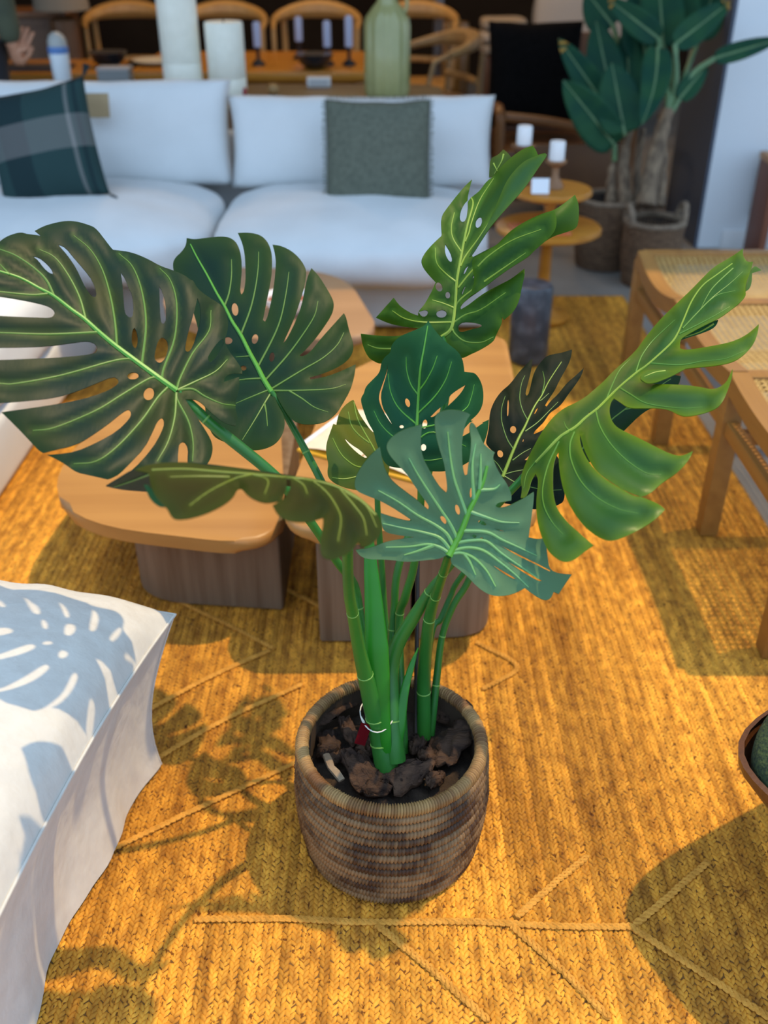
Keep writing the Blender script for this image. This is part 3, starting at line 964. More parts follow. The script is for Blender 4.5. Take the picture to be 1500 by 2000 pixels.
def blade(u0, v0, u1, v1, wpx, d0, d1, plant, bend=0.0, tipdry=False, cup=.25, side=0.0, pet=None):
    a, b = at(u0, v0, d0), at(u1, v1, d1)
    ax = (b - a)
    vw = (Vector(C0) - (a + b) / 2).normalized()
    wd = ax.cross(vw).normalized()
    nrm = wd.cross(ax).normalized()
    W = wpx / FPX * (d0 + d1) / 2
    mb = MB()
    n = 22

    def mid(t):
        return a + ax * t + nrm * (bend * math.sin(t * PI) * ax.length) + wd * (side * math.sin(t * PI) * ax.length)

    def f(u, v):
        t = u; s = -1 + 2 * v
        pw = W / 2 * (math.sin(min(1, (t + .02) ** .62) * PI) ** .55 if t < .985 else .05)
        ripple = .05 * math.sin(t * 40 + s * 2) * abs(s)
        return mid(t) + wd * (s * pw * (1 - .06 * ripple)) + nrm * (abs(s) * pw * cup + ripple * pw * .5)
    mb.grid(f, n, 9)
    o = mb.build('leaf', BL, plant, angle=180)
    sm = o.modifiers.new('thickness', 'SOLIDIFY'); sm.thickness = .0014
    MB().tube([mid(k / 12) + nrm * .002 for k in range(13)], [.006 - .0045 * k / 12 for k in range(13)], 6).build('midrib', BSTEM, o)
    if tipdry:
        mb = MB()
        mb.grid(lambda u, v: f(.86 + .14 * u, v) + nrm * (.004 + .01 * math.sin(9 * u + 5 * v)), 8, 7)
        mb.build('dry_tip', BLY, o)
    if pet:
        pts = [at(*q) for q in pet] + [a]
        MB().tube(smooth_path(pts, 5), .011, 8).build('petiole', BSTEM, plant)
    return o


def Zb(x, y):
    return 1080 + x / 3.571, y / 3.571


bpA = empty('banana_plant', (0.955, 4.20, .20), 'dark green artificial banana plant with a drooping cluster, in the left woven basket', 'plant')
bpB = empty('banana_plant', (1.092, 3.955, .18), 'tall banana plant with pale stalks and brown trunk, in the basket by the wall', 'plant')
for (pl_, pts, r0, r1, d) in ((bpA, [(400, 1420), (410, 1200), (440, 1040)], .022, .012, 4.06), (bpA, [(500, 1420), (495, 1100), (540, 830)], .030, .018, 4.04), (bpA, [(580, 1420), (590, 1150), (630, 900)], .018, .012, 4.06),
                              (bpB, [(650, 1440), (700, 1150), (800, 770)], .042, .026, 3.92), (bpB, [(740, 1440), (760, 1150), (760, 800)], .024, .018, 3.95)):
    q = [at(*Zb(x, y), d) for x, y in pts]
    q = smooth_path(q, 6)
    n = len(q)
    MB().tube(q, [r0 + (r1 - r0) * k / (n - 1) + .003 * math.sin(k * 2.1) for k in range(n)], 10).build('trunk', TRUNK, pl_)
Z = lambda x, y, d: (*Zb(x, y), d)


def bl(pl_, x0, y0, x1, y1, w_, d0=4.0, d1=3.98, dry=False, pet=None, **k):
    u0, v0 = Zb(x0, y0); u1, v1 = Zb(x1, y1)
    blade(u0, v0, u1, v1, w_ / 3.571 * 1.5, d0, d1, pl_, tipdry=dry, pet=pet, **k)


PA = [Z(540, 860, 4.03)]
PB = [Z(800, 790, 3.92), Z(790, 600, 3.92)]
bl(bpA, 430, 1010, 70, 560, 190, 4.0, 3.86, pet=[Z(430, 1120, 4.04)])
bl(bpA, 380, 760, 40, 270, 130, 4.08, 3.95, True, pet=PA)
bl(bpA, 400, 640, 300, 150, 170, 4.12, 4.1, pet=PA)
bl(bpA, 500, 930, 410, 440, 215, 3.95, 3.9, bend=.03, pet=PA)
bl(bpA, 530, 720, 520, 180, 150, 4.1, 4.12, pet=PA)
bl(bpA, 420, 180, 230, -60, 180, 4.2, 4.2, pet=[Z(540, 600, 4.1)])
bl(bpB, 730, 330, 620, 870, 140, 3.86, 3.80, side=-.05, pet=PB)
bl(bpB, 740, 270, 380, -10, 120, 3.95, 3.95, True, pet=PB)
bl(bpB, 770, 330, 730, -260, 210, 3.98, 4.0, pet=[Z(810, 760, 3.92)])
bl(bpB, 860, 330, 900, -240, 200, 4.02, 4.04, pet=[Z(815, 760, 3.93)])
bl(bpB, 640, 420, 610, -160, 200, 4.1, 4.1, pet=PB)
bl(bpB, 850, 310, 1240, 10, 130, 3.88, 3.90, True, pet=[Z(810, 770, 3.92), Z(860, 560, 3.9)])
bl(bpB, 1130, 405, 1600, 265, 85, 3.86, 3.80, pet=[Z(830, 770, 3.92), Z(960, 530, 3.9)])
bl(bpB, 880, 690, 1080, 450, 95, 3.9, 3.9, pet=[Z(830, 780, 3.92)])
bl(bpB, 1010, 280, 1140, -120, 170, 4.08, 4.1, pet=[Z(830, 770, 3.92)])

# red brown wooden crate stool against the white wall, right edge
cs = empty('wooden_crate', (1.78, 4.30, -.0105), 'low red-brown wooden crate stool standing before the white wall at the right edge', 'stool')
RW = wood('red_brown_wood', (0.22, 0.07, 0.03), (.15, .045, .02), 4, 'z', .5)
MB().box((1.80, 4.30, .41), (.34, .22, .03), bev=.006).build('seat', AMBER, cs)
for x in (1.645, 1.955):
    MB().box((x, 4.30, .193), (.03, .19, .405), bev=.004).build('side_panel', RW, cs)
MB().box((1.80, 4.37, .25), (.28, .018, .2), bev=.004).build('back_panel', RW, cs)

# ------------------------------------------------------------------ console behind the sofa and what stands on it
cons = empty('console_table', (-.64, 4.53, -.0105), 'long olive-brown wooden console table standing behind the sofa', 'table')
cm = wood('olive_brown_wood', (.15, .105, .05), (.11, .075, .035), 3, 'x', .5)
MB().prism(rounded([(-1.50, 4.30), (.25, 4.30), (.25, 4.78), (-1.50, 4.78)], [.03, .12, .12, .03], 8), .605, .64, bev=.008).build('tabletop', cm, cons)
MB().box((-.62, 4.303, .622), (1.55, .012, .028), bev=.003).build('front_lip', TANWOOD, cons)
for x in (-1.4, .08):
    for y in (4.38, 4.70):
        MB().box((x, y, .297), (.05, .05, .615), bev=.005).build('leg', cm, cons)
CT = .6405
# green glass bottle vase
gv = empty('glass_vase', (.013, 4.42, CT), 'large ribbed green glass bottle vase on the console behind the sofa', 'vase')
glass = mat('green_glass', (.50, .50, .25), .12, (.38, .40, .18), 8, trans=.35, tcol=(.60, .62, .32), spec=.7, coat=.3)
prof = [(.0, .002), (.082, .002), (.09, .012), (.092, .03), (.092, .27), (.086, .30), (.06, .335), (.04, .36), (.036, .40), (.043, .405), (.043, .43), (.034, .43)]
mb = MB()
N_ = 72
rings = []
for r, z in prof:
    rings.append([mb.bm.verts.new((.013 + (r * (1 + .035 * math.cos(k * 2 * PI / N_ * 12) * (1 if z < .34 else 0))) * math.cos(2 * PI * k / N_), 4.42 + (r * (1 + .035 * math.cos(k * 2 * PI / N_ * 12) * (1 if z < .34 else 0))) * math.sin(2 * PI * k / N_), CT + z)) for k in range(N_)])
for a, b in zip(rings, rings[1:]):
    for k in range(N_):
        mb.bm.faces.new((a[k], a[(k + 1) % N_], b[(k + 1) % N_], b[k]))
mb.build('body', glass, gv, weld=.0001)
MB().tube(smooth_path([(.05, 4.42, CT + .40), (.085, 4.42, CT + .39), (.092, 4.42, CT + .34), (.075, 4.42, CT + .305)], 6), .007, 8).build('handle', glass, gv)
RIB = mat('white_ribbed_wax', (.86, .84, .72), .6, (.80, .78, .66), 20)


def ribbed(x, y, r, h, label, nr=26):
    t = empty('ribbed_candle', (x, y, CT), label, 'candle')
    mb = MB()
    n = nr * 6
    P = [(0, .0), (r * .97, .0), (r, .006), (r, h * .26), (r * .985, h * .265), (r, h * .27), (r, h - .008), (r * .96, h), (0, h - .004)]
    rr = [[mb.bm.verts.new((x + q * (1 + .03 * abs(math.sin(PI * k * nr / n))) * math.cos(2 * PI * k / n), y + q * (1 + .03 * abs(math.sin(PI * k * nr / n))) * math.sin(2 * PI * k / n), CT + z)) for k in range(n)] for q, z in P]
    for a, b in zip(rr, rr[1:]):
        for k in range(n):
            mb.bm.faces.new((a[k], a[(k + 1) % n], b[(k + 1) % n], b[k]))
    mb.build('body', RIB, t, weld=.0001)
    MB().tube([(x, y, CT + h - .006), (x + .002, y, CT + h + .012)], .0025, 6).build('wick', BLACK, t)


ribbed(-.84, 4.42, .078, .50, 'tall white ribbed pillar candle on the console, running off the top edge')
ribbed(-.655, 4.42, .076, .285, 'shorter white ribbed pillar candle on the console, right of the tall one')
sb = empty('spray_bottle', (-1.40, 4.60, CT), 'white bottle with a blue band and grey cap on the console, left', 'bottle')
MB().lathe((-1.40, 4.60, CT), [(0, 0), (.032, 0), (.036, .01), (.042, .15), (.040, .165)], 24).build('body', mat('white_plastic', (.72, .78, .82), .35), sb)
MB().lathe((-1.40, 4.60, CT), [(.0425, .148), (.0435, .152), (.043, .172), (.040, .175)], 24).build('band', mat('blue_band', (.10, .22, .50), .4), sb)
MB().lathe((-1.40, 4.60, CT), [(.040, .175), (.040, .195), (.03, .218), (.012, .23), (0, .232)], 24).build('cap', mat('grey_cap', (.38, .39, .37), .4), sb)
gb = empty('storage_box', (-1.155, 4.55, CT), 'small grey box with a paler lid on the console beside the bottle', 'box')
MB().box((-1.155, 4.55, CT + .045), (.135, .09, .088), bev=.004).build('body', mat('grey_card', (.19, .20, .20), .7), gb)
MB().box((-1.155, 4.55, CT + .095), (.139, .094, .012), bev=.003).build('lid', mat('pale_lid', (.36, .33, .31), .7), gb)
wb = empty('place_card', (-.29, 4.70, CT), 'white card box standing on the console between candles and vase', 'card')
MB().box((-.29, 4.70, CT + .021), (.105, .04, .04), bev=.003).build('body', mat('white_card', (.72, .70, .68), .6), wb)
MB().box((-.29, 4.678, CT + .021), (.08, .003, .024)).build('card_face', mat('grey_face', (.5, .5, .5), .6), wb)
for (x, y, m_, lab) in ((-.60, 4.40, mat('dark_red_ball', (.30, .01, .02), .3), 'small dark red glass ball on the console beside the short candle'), (-.47, 4.46, TANWOOD, 'small tan wooden ball on the console, right of the red ball')):
    MBo = MB().lathe((x, y, CT), [(0, 0), (.012, .001), (.022, .008), (.027, .022), (.022, .038), (.01, .046), (0, .047)], 20).build('ornament_ball', m_)
    tag(MBo, lab, 'ornament')

# ------------------------------------------------------------------ dining area further back
def table(name, label, x0, x1, y0, y1, z, m, leg=.06):
    t = empty(name, ((x0 + x1) / 2, (y0 + y1) / 2, -.0105), label, 'table')
    MB().box(((x0 + x1) / 2, (y0 + y1) / 2, z - .02), (x1 - x0, y1 - y0, .04), bev=.008).build('tabletop', m, t)
    MB().box(((x0 + x1) / 2, (y0 + y1) / 2, z - .07), (x1 - x0 - .12, y1 - y0 - .12, .06)).build('apron', m, t)
    for x in (x0 + leg, x1 - leg):
        for y in (y0 + leg, y1 - leg):
            MB().box((x, y, (z - .05) / 2), (.055, .055, z - .07 + .02), bev=.006).build('leg', m, t)
    return t


table('dining_table', 'long amber wooden dining table behind the console, with candlesticks', -1.22, -.05, 5.02, 5.85, .66, AMBER)
table('amber_table', 'amber table with a light wood edge beyond the white bottle, far left', -2.1, -1.32, 4.98, 5.5, .66, AMBER)
tr = MB().box((-1.72, 5.12, .668), (.42, .18, .014), bev=.004).build('dark_tray', mat('dark_tray_paint', (.04, .035, .04), .5)); tag(tr, 'flat dark tray on the amber table at the far left', 'tray')


def chair(x, y, rz, label, seat_m, wood_m, zb=.80, group=None, arm=True):
    t = empty('wooden_chair', (x, y, -.0105), label, 'chair', group)
    T = Matrix.Translation((x, y, -.0105)) @ Matrix.Rotation(rz, 4, 'Z')
    MB(T).prism(rounded([(-.23, -.22), (.23, -.22), (.21, .22), (-.21, .22)], .08, 6), .43, .465, bev=.008).build('seat', seat_m, t)
    for sx_, sy_ in ((-1, -1), (1, -1), (1, 1), (-1, 1)):
        top = .455 if sy_ < 0 else zb - .06
        MB(T).tube([(sx_ * .215, sy_ * .21, 0), (sx_ * .20, sy_ * .20, .44), (sx_ * .205, sy_ * .21, top if sy_ > 0 else .445)], [.014, .019, .016], 8).build('leg', wood_m, t)
    pts = [(.235 * math.cos(a) * 1.05, .23 * math.sin(a) * .98, zb - .06 + .05 * math.sin(a)) for a in [PI * k / 14 for k in range(15)]]
    MB(T).tube(pts, [.02 + .03 * math.sin(PI * k / 14) ** 2 for k in range(15)], 8, sq=.4 if False else 1.0, sqdir=(0, 0, 1)).build('back_rail', wood_m, t)
    if arm:
        for s in (-1, 1):
            MB(T).tube([(s * .235, -.14, .45), (s * .24, -.08, zb - .09), (s * .245, 0, zb - .06)], .013, 8).build('arm_post', wood_m, t)
    MB(T).tube([(-.19, .19, .56), (0, .225, .56), (.19, .19, .56)], .018, 8).build('back_slat', wood_m, t)
    return t


HONEY = wood('honey_wood', (.50, .27, .075), (.40, .20, .05), 5, 'z', .45)
for i, (x, y, rz, lab) in enumerate(((-1.47, 6.25, .2, 'honey wood chair seen beyond the grey box, left of the tall ribbed candle'), (-.93, 6.22, .0, 'honey wood chair whose curved back shows behind the shorter ribbed candle'),
                                     (-.39, 6.25, -.0, 'honey wood chair showing behind the lavender candlesticks'), (.17, 6.25, -.1, 'honey wood chair half hidden behind the neck of the green glass vase'))):
    chair(x, y, rz, lab, HONEY, HONEY, .84, 'honey wood chairs at the dining table')
chair(.24, 5.62, -1.2, 'tan wooden armchair with a curved back right of the green glass vase', TANWOOD, TANWOOD, .76)
for i, (u, v0, v1, d, lab) in enumerate(((505, 122, 42, 5.0, 'candlestick right of the short ribbed candle, leftmost of the four'), (585, 108, 32, 5.2, 'candlestick second from the left on the dining table'),
                                         (640, 122, 40, 5.0, 'candlestick third from the left, beside the black bowl'), (682, 126, 30, 4.95, 'candlestick nearest the green glass vase'))):
    y = 5.25 if d < 5.1 else 5.5
    q = aty(u, v0, y)
    top = aty(u, v1, y).z
    t = empty('candlestick', (q.x, y, .6605), 'pale lavender ' + lab, 'candlestick')
    zb = .662
    MB().lathe((q.x, y, 0), [(0, zb), (.035, zb), (.03, zb + .012), (.009, zb + .03), (.009, zb + .07), (.016, zb + .085), (.012, zb + .09), (0, zb + .09)], 18).build('holder', mat('dark_metal', (.03, .03, .035), .4, metal=.6), t)
    MB().lathe((q.x, y, 0), [(0, zb + .08), (.019, zb + .082), (.019, top - .01), (.012, top), (0, top)], 16).build('candle', mat('lavender_wax', (.42, .44, .58), .5), t)
for (u, v, y, lab) in ((236, 118, 5.2, 'black bowl with a white rim light at the left of the dining table'), (625, 112, 5.12, 'black bowl on the dining table behind the white card box')):
    q = atz(u, v, .661)
    t = empty('black_bowl', (q.x, y, .6605), lab, 'bowl')
    MB().lathe((q.x, y, .6605), [(0, .002), (.04, .002), (.075, .03), (.09, .065), (.084, .066), (.065, .03), (0, .015)], 28).build('body', mat('black_glaze', (.015, .016, .02), .25), t)
    MB().lathe((q.x, y, .6605), [(.089, .064), (.092, .069), (.083, .069)], 28).build('rim', mat('dark_rim', (.05, .05, .05), .3), t)
o = MB().lathe((-1.13, 5.3, .6605), [(0, .001), (.07, .001), (.12, .018), (.118, .022), (.07, .008), (0, .006)], 28).build('plate', mat('cream_plate', (.62, .52, .36), .4)); tag(o, 'cream plate on the dining table behind the tall ribbed candle', 'plate')

# brown lounge chair with a black back cushion
lc = empty('lounge_chair', (.80, 5.0, -.0105), 'brown wooden lounge chair with a black back cushion, behind the side table', 'chair')
BRN = wood('saddle_brown_wood', (.24, .095, .025), (.17, .06, .016), 5, 'y', .45)
MB().box((.84, 5.05, .30), (.56, .52, .10), bev=.03, seg=4).build('seat', mat('brown_leather', (.13, .05, .014), .5, (.09, .033, .01), 6), lc)
for x in (.535, 1.15):
    MB().tube(smooth_path([(x, 4.80, -.0), (x, 4.76, .42), (x, 4.80, .52), (x, 5.05, .50), (x, 5.36, .42)], 8), .024, 8).build('arm', BRN, lc)
    MB().box((x, 5.34, .22), (.04, .045, .44), bev=.006).build('leg', BRN, lc)
MB().tube(smooth_path([(.56, 4.78, .50), (.80, 4.80, .47), (1.13, 4.80, .40)], 6), .022, 8).build('front_rail', BRN, lc)
MB().box((.87, 4.79, .25), (.50, .03, .26), bev=.01).build('front_panel', mat('brown_panel', (.15, .06, .016), .5, (.11, .042, .012), 5), lc)
MB(Matrix.Translation((.84, 5.36, .55)) @ Matrix.Rotation(R(-14), 4, 'X')).box((0, 0, 0), (.56, .04, .50), bev=.01).build('backrest', BRN, lc)
q = Matrix.Rotation(R(-10), 3, 'X').to_quaternion()
o = pillow('throw_pillow', (.735, 5.20, .625), .46, .48, .17, q, BLACK, seed=3, pinch=.06); tag(o, 'large black square pillow leaning on the brown lounge chair', 'pillow')

# further odds and ends in the dim back
pp = structure(MB().lathe((.33, 6.6, 0), [(.03, -.011), (.03, 2.99)], 16).build('trim_2', mat('grey_steel', (.16, .15, .15), .4, metal=.5)))
dr = empty('drum_stool', (.44, 7.05, -.0105), 'amber brown drum stool beside the grey steel post in the back', 'stool')
MB().lathe((.44, 7.05, 0), [(0, -.01), (.10, -.01), (.12, .06), (.12, .66), (.105, .70), (0, .70)], 28).build('body', mat('amber_lacquer', (.20, .10, .02), .4), dr)
MB().lathe((.44, 7.05, 0), [(.122, .64), (.125, .65), (.122, .66)], 28).build('band', DARKWOOD, dr)
lcab = empty('low_cabinet', (.86, 6.6, -.0105), 'dark low cabinet at the back carrying folded blankets', 'cabinet')
MB().box((.90, 6.6, .28), (.58, .4, .57), bev=.008).build('body', DARKWOOD, lcab)
for x in (.755, 1.045):
    dd = MB().box((x, 6.39, .29), (.27, .02, .48), bev=.004).build('door', DARKWOOD, lcab)
    MB().box((x + .1, 6.373, .30), (.015, .016, .08)).build('handle', mat('brass', (.4, .3, .1), .4, metal=1), dd)
for k, c in enumerate(((.42, .32, .22), (.50, .40, .30), (.36, .28, .2))):
    o = puff_box('folded_blanket', (.72, 6.55, .60 + k * .068), (.27, .26, .066), mat('blanket', c, .95), n=5, seed=k, cuts=10)
    tag(o, ('lowest', 'middle', 'topmost')[k] + ' beige folded blanket of the stack on the dark low cabinet', 'blanket')
wl = empty('armchair', (1.40, 7.3, -.0105), 'off-white upholstered armchair far behind the banana leaves', 'chair')
WUP = mat('off_white_upholstery', (.52, .48, .44), .9)
puff_box('seat', (1.4, 7.3, .30), (.7, .7, .3), WUP, wl, n=5, cuts=10)
puff_box('backrest', (1.4, 7.62, .60), (.7, .2, .62), WUP, wl, n=5, cuts=10)
for x in (1.08, 1.72):
    puff_box('arm', (x, 7.3, .42), (.14, .7, .3), WUP, wl, n=5, cuts=10)
    for y in (7.05, 7.55):
        MB().lathe((x, y, -.0105), [(.02, 0), (.025, .16)], 10).build('leg', DARKWOOD, wl)
lm = empty('floor_lamp', (-1.77, 6.0, -.0105), 'lamp with a beige shade and thick brown wooden base, far left', 'lamp')
MB().lathe((-1.77, 6.0, 0), [(0, -.01), (.10, -.01), (.085, .02), (.075, .80), (.02, .82), (.012, .9)], 24).build('base', DARKWOOD, lm)
MB().lathe((-1.77, 6.0, 0), [(.15, .85), (.12, 1.15), (.117, 1.15), (.147, .85)], 32).build('shade', mat('beige_shade', (.34, .27, .19), .9, trans=.3, tcol=(.4, .3, .2)), lm)
cb = empty('brown_cabinet', (-2.15, 6.35, -.0105), 'dark brown wooden cabinet beyond the person at the far left', 'cabinet')
MB().box((-2.15, 6.35, .40), (.62, .4, .80), bev=.006).build('body', DARKWOOD, cb)
MB().box((-2.15, 6.34, .815), (.66, .44, .025), bev=.005).build('top', BRN, cb)
for x in (-2.30, -2.0):
    dd = MB().box((x, 6.14, .42), (.28, .02, .66), bev=.004).build('door', DARKWOOD, cb)
    MB().box((x + .1, 6.123, .45), (.015, .016, .08)).build('handle', mat('brass_handle', (.4, .3, .1), .4, metal=1), dd)

# ------------------------------------------------------------------ a person at the far left, mostly outside the frame
def skinned(name, verts, edges, m, parent, sub=2, root=0):
    me = bpy.data.meshes.new(name)
    me.from_pydata([v[:3] for v in verts], edges, [])
    o = link(name, me, m, parent)
    sk = o.modifiers.new('skin', 'SKIN'); sk.use_smooth_shade = True
    lay = me.skin_vertices[0].data if me.skin_vertices else None
    if lay is None:
        bm = bmesh.new(); bm.from_mesh(me); bm.verts.layers.skin.verify(); bm.to_mesh(me); bm.free(); lay = me.skin_vertices[0].data
    for i, v in enumerate(verts):
        r = v[3] if isinstance(v[3], tuple) else (v[3], v[3])
        lay[i].radius = r
        lay[i].use_root = (i == root)
    s = o.modifiers.new('sub', 'SUBSURF'); s.levels = sub; s.render_levels = sub
    return o


PX, PY = -1.80, 4.58
per = empty('person', (PX, PY, -.0105), 'person in an olive green jacket with one hand raised, cut off by the left edge', 'person')
SKIN = mat('skin', (.55, .27, .16), .55, (.50, .23, .13), 20)
JACK = mat('olive_jacket', (.075, .085, .05), .85, (.055, .065, .04), 12, bump=.3, bscale=90)
TROU = mat('dark_trousers', (.03, .03, .035), .85)
HAIR = mat('dark_hair', (.02, .014, .01), .6)
hp = at(44, 92, 4.16)      # palm of the raised hand
sh = Vector((PX + .17, PY, 1.36)); el = Vector((PX + .20, PY - .02, 1.02)); wr = Vector(hp) + Vector((-.03, .0, -.075))
B = [(PX, PY, .92, .13), (PX, PY, 1.12, .12), (PX, PY, 1.32, (.13, .10)), (PX, PY, 1.44, .055), (PX, PY - .01, 1.52, .05), (PX, PY - .02, 1.60, .083), (PX, PY - .015, 1.69, .085), (PX, PY, 1.745, .05),
     (*sh, .055), (*el, .045), (*wr, .024), (PX - .17, PY, 1.36, .055), (PX - .24, PY + .02, 1.08, .043), (PX - .25, PY - .06, .84, .026),
     (PX + .09, PY, .86, .085), (PX + .10, PY - .01, .48, .055), (PX + .10, PY + .02, .09, .035), (PX - .09, PY, .86, .085), (PX - .10, PY + .01, .48, .055), (PX - .10, PY + .03, .09, .035),
     (PX + .11, PY - .14, .03, .032), (PX - .11, PY - .13, .03, .032)]
E_ = [(0, 1), (1, 2), (2, 3), (3, 4), (4, 5), (5, 6), (6, 7), (2, 8), (8, 9), (9, 10), (2, 11), (11, 12), (12, 13), (0, 14), (14, 15), (15, 16), (0, 17), (17, 18), (18, 19), (16, 20), (19, 21)]
body = skinned('body', B, E_, SKIN, per)


def hand(wr, dirv, side, spread, name='hand'):
    """palm plus five unequal, slightly curled fingers"""
    d = Vector(dirv).normalized(); s = Vector(side); s = (s - d * s.dot(d)).normalized(); n = d.cross(s)
    wr = Vector(wr)
    V = [(*wr, .022), (*(wr + d * .035), (.030, .016)), (*(wr + d * .075), (.036, .015))]
    Ed = [(0, 1), (1, 2)]
    base = wr + d * .08
    for k, (off, ln, an) in enumerate(((.030, .070, .10), (.010, .080, .0), (-.010, .075, -.08), (-.028, .060, -.2))):
        a = base + s * off; dd = (d + s * an * spread).normalized()
        i = len(V)
        V += [(*a, .0095), (*(a + dd * ln * .45 + n * .004), .0088), (*(a + dd * ln * .78 + n * .014), .008), (*(a + dd * ln + n * .026), .0068)]
        Ed += [(2, i), (i, i + 1), (i + 1, i + 2), (i + 2, i + 3)]
    i = len(V)
    tb = wr + d * .03 + s * .024
    V += [(*tb, .013), (*(tb + d * .035 + s * .022), .0105), (*(tb + d * .068 + s * .030), .0085)]
    Ed += [(1, i), (i, i + 1), (i + 1, i + 2)]
    return skinned(name, V, Ed, SKIN, per, 2)


hand(wr, (.30, 0, 1), (1, -.3, 0), 1.0)
hand((PX - .25, PY - .07, .83), (0, -.2, -1), (0, -1, .2), .6)
skinned('jacket', [(PX, PY, .80, (.19, .14)), (PX, PY, 1.10, (.19, .135)), (PX, PY, 1.34, (.165, .115)), (PX, PY, 1.43, .075), (*(sh + Vector((0, 0, -.01))), .078), (*el, .064), (*(el.lerp(wr, .72)), .046),
                   (PX - .175, PY, 1.35, .078), (PX - .24, PY + .02, 1.08, .062), (PX - .25, PY - .05, .90, .045)],
        [(0, 1), (1, 2), (2, 3), (2, 4), (4, 5), (5, 6), (2, 7), (7, 8), (8, 9)], JACK, per)
skinned('trousers', [(PX, PY, .90, .15), (PX + .09, PY, .80, .10), (PX + .10, PY - .01, .47, .072), (PX + .10, PY + .02, .08, .06), (PX - .09, PY, .80, .10), (PX - .10, PY + .01, .47, .072), (PX - .10, PY + .03, .08, .06)],
        [(0, 1), (1, 2), (2, 3), (0, 4), (4, 5), (5, 6)], TROU, per)
for s in (1, -1):
    skinned('shoe', [(PX + s * .10, PY + .04, .03, .045), (PX + s * .105, PY - .06, .03, .045), (PX + s * .112, PY - .17, .02, .036)], [(0, 1), (1, 2)], BLACK, per)
hb = MB().lathe((PX, PY + .012, 1.60), [(.06, -.05), (.095, 0), (.102, .07), (.09, .13), (.05, .17), (0, .178)], 24, 1, 1.05).build('hair', HAIR, per)
MB().tube([(PX, PY - .10, 1.655), (PX, PY - .122, 1.625), (PX, PY - .11, 1.612)], [.008, .014, .010], 8).build('nose', SKIN, per)
for s in (1, -1):
    MB().lathe((PX + s * .034, PY - .094, 1.655), [(0, -.008), (.009, -.004), (.011, 0), (.009, .004), (0, .008)], 10, 1, .5).build('eye', mat('eye', (.05, .03, .02), .2), per)
    MB().tube([(PX + s * .088, PY, 1.63), (PX + s * .098, PY + .012, 1.655), (PX + s * .09, PY + .01, 1.68)], [.010, .014, .010], 8).build('ear', SKIN, per)
MB().tube([(PX - .025, PY - .098, 1.585), (PX, PY - .105, 1.583), (PX + .025, PY - .098, 1.585)], .006, 8).build('mouth', mat('lips', (.40, .13, .10), .5), per)

# warm ceiling lamps of the shop, above the dining area
for (x, y, e) in ((-1.3, 5.6, 34), (-.2, 6.4, 34), (.9, 5.9, 26)):
    ld = bpy.data.lights.new('ceiling_lamp', 'POINT'); ld.energy = e; ld.color = (1, .66, .34); ld.shadow_soft_size = .12
    lo_ = bpy.data.objects.new('ceiling_lamp', ld); COL.objects.link(lo_); lo_.location = (x, y, 2.4)

# ------------------------------------------------------------------ the monstera: each leaf a sheet laid on its own curved surface in space
plant = empty('monstera_plant', (0.012, 1.098, .16), 'large split-leaf monstera plant with bright green stems growing from the basket', 'plant')


def ZT(ox, oy, s):
    return lambda *pts: [(ox + x / s, oy + y / s) for x, y in pts]


ZA = ZT(0, 420, 3.75); ZB = ZT(0, 650, 3.75); ZC = ZT(330, 440, 4.054); ZD = ZT(200, 860, 2.586); ZE = ZT(700, 280, 3.3333)
ZF = ZT(630, 620, 4.286); ZG = ZT(680, 790, 3.3333); ZH = ZT(930, 670, 6.0); ZI = ZT(1180, 460, 4.6875); ZJ = ZT(980, 780, 3.75); ZO = ZT(0, 0, 1)


def EL(T, cx, cy, rx, ry, deg=0, n=14):
    a = R(deg); ca, sa = math.cos(a), math.sin(a)
    return T(*[(cx + rx * math.cos(2 * PI * k / n) * ca - ry * math.sin(2 * PI * k / n) * sa, cy + rx * math.cos(2 * PI * k / n) * sa + ry * math.sin(2 * PI * k / n) * ca) for k in range(n)])


def chaikin(P, it=2, keep=62):
    P = [np.array(p, float) for p in P]
    corner = []
    n = len(P)
    for i in range(n):
        a = P[i] - P[i - 1]; b = P[(i + 1) % n] - P[i]
        c = np.dot(a, b) / (np.linalg.norm(a) * np.linalg.norm(b) + 1e-9)
        corner.append(math.degrees(math.acos(max(-1, min(1, c)))) > keep)
    for _ in range(it):
        Q, K = [], []
        n = len(P)
        for i in range(n):
            p, q0, q1 = P[i], P[i - 1], P[(i + 1) % n]
            if corner[i]:
                Q.append(p); K.append(True)
            else:
                Q += [p * .75 + q0 * .25, p * .75 + q1 * .25]; K += [False, False]
        P, corner = Q, K
    return np.array(P)


def inside(P, poly):
    x, y = P[:, 0], P[:, 1]
    r = np.zeros(len(P), bool)
    a = poly; b = np.roll(poly, -1, 0)
    for (x0, y0), (x1, y1) in zip(a, b):
        if y0 == y1:
            continue
        c = ((y0 > y) != (y1 > y)) & (x < (x1 - x0) * (y - y0) / (y1 - y0) + x0)
        r ^= c
    return r


def segdist(P, segs):
    D = np.full(len(P), 1e9)
    for (a, b) in segs:
        a = np.array(a, float); b = np.array(b, float)
        ab = b - a; l2 = ab @ ab + 1e-9
        t = np.clip(((P - a) @ ab) / l2, 0, 1)
        D = np.minimum(D, np.linalg.norm(P - a - t[:, None] * ab, axis=1))
    return D


def segs_of(pl, closed=False):
    s = list(zip(pl[:-1], pl[1:]))
    if closed:
        s.append((pl[-1], pl[0]))
    return s


def sp2(pts, per=5):
    return np.array([(p.x, p.y) for p in smooth_path([(x, y, 0) for x, y in pts], per)])


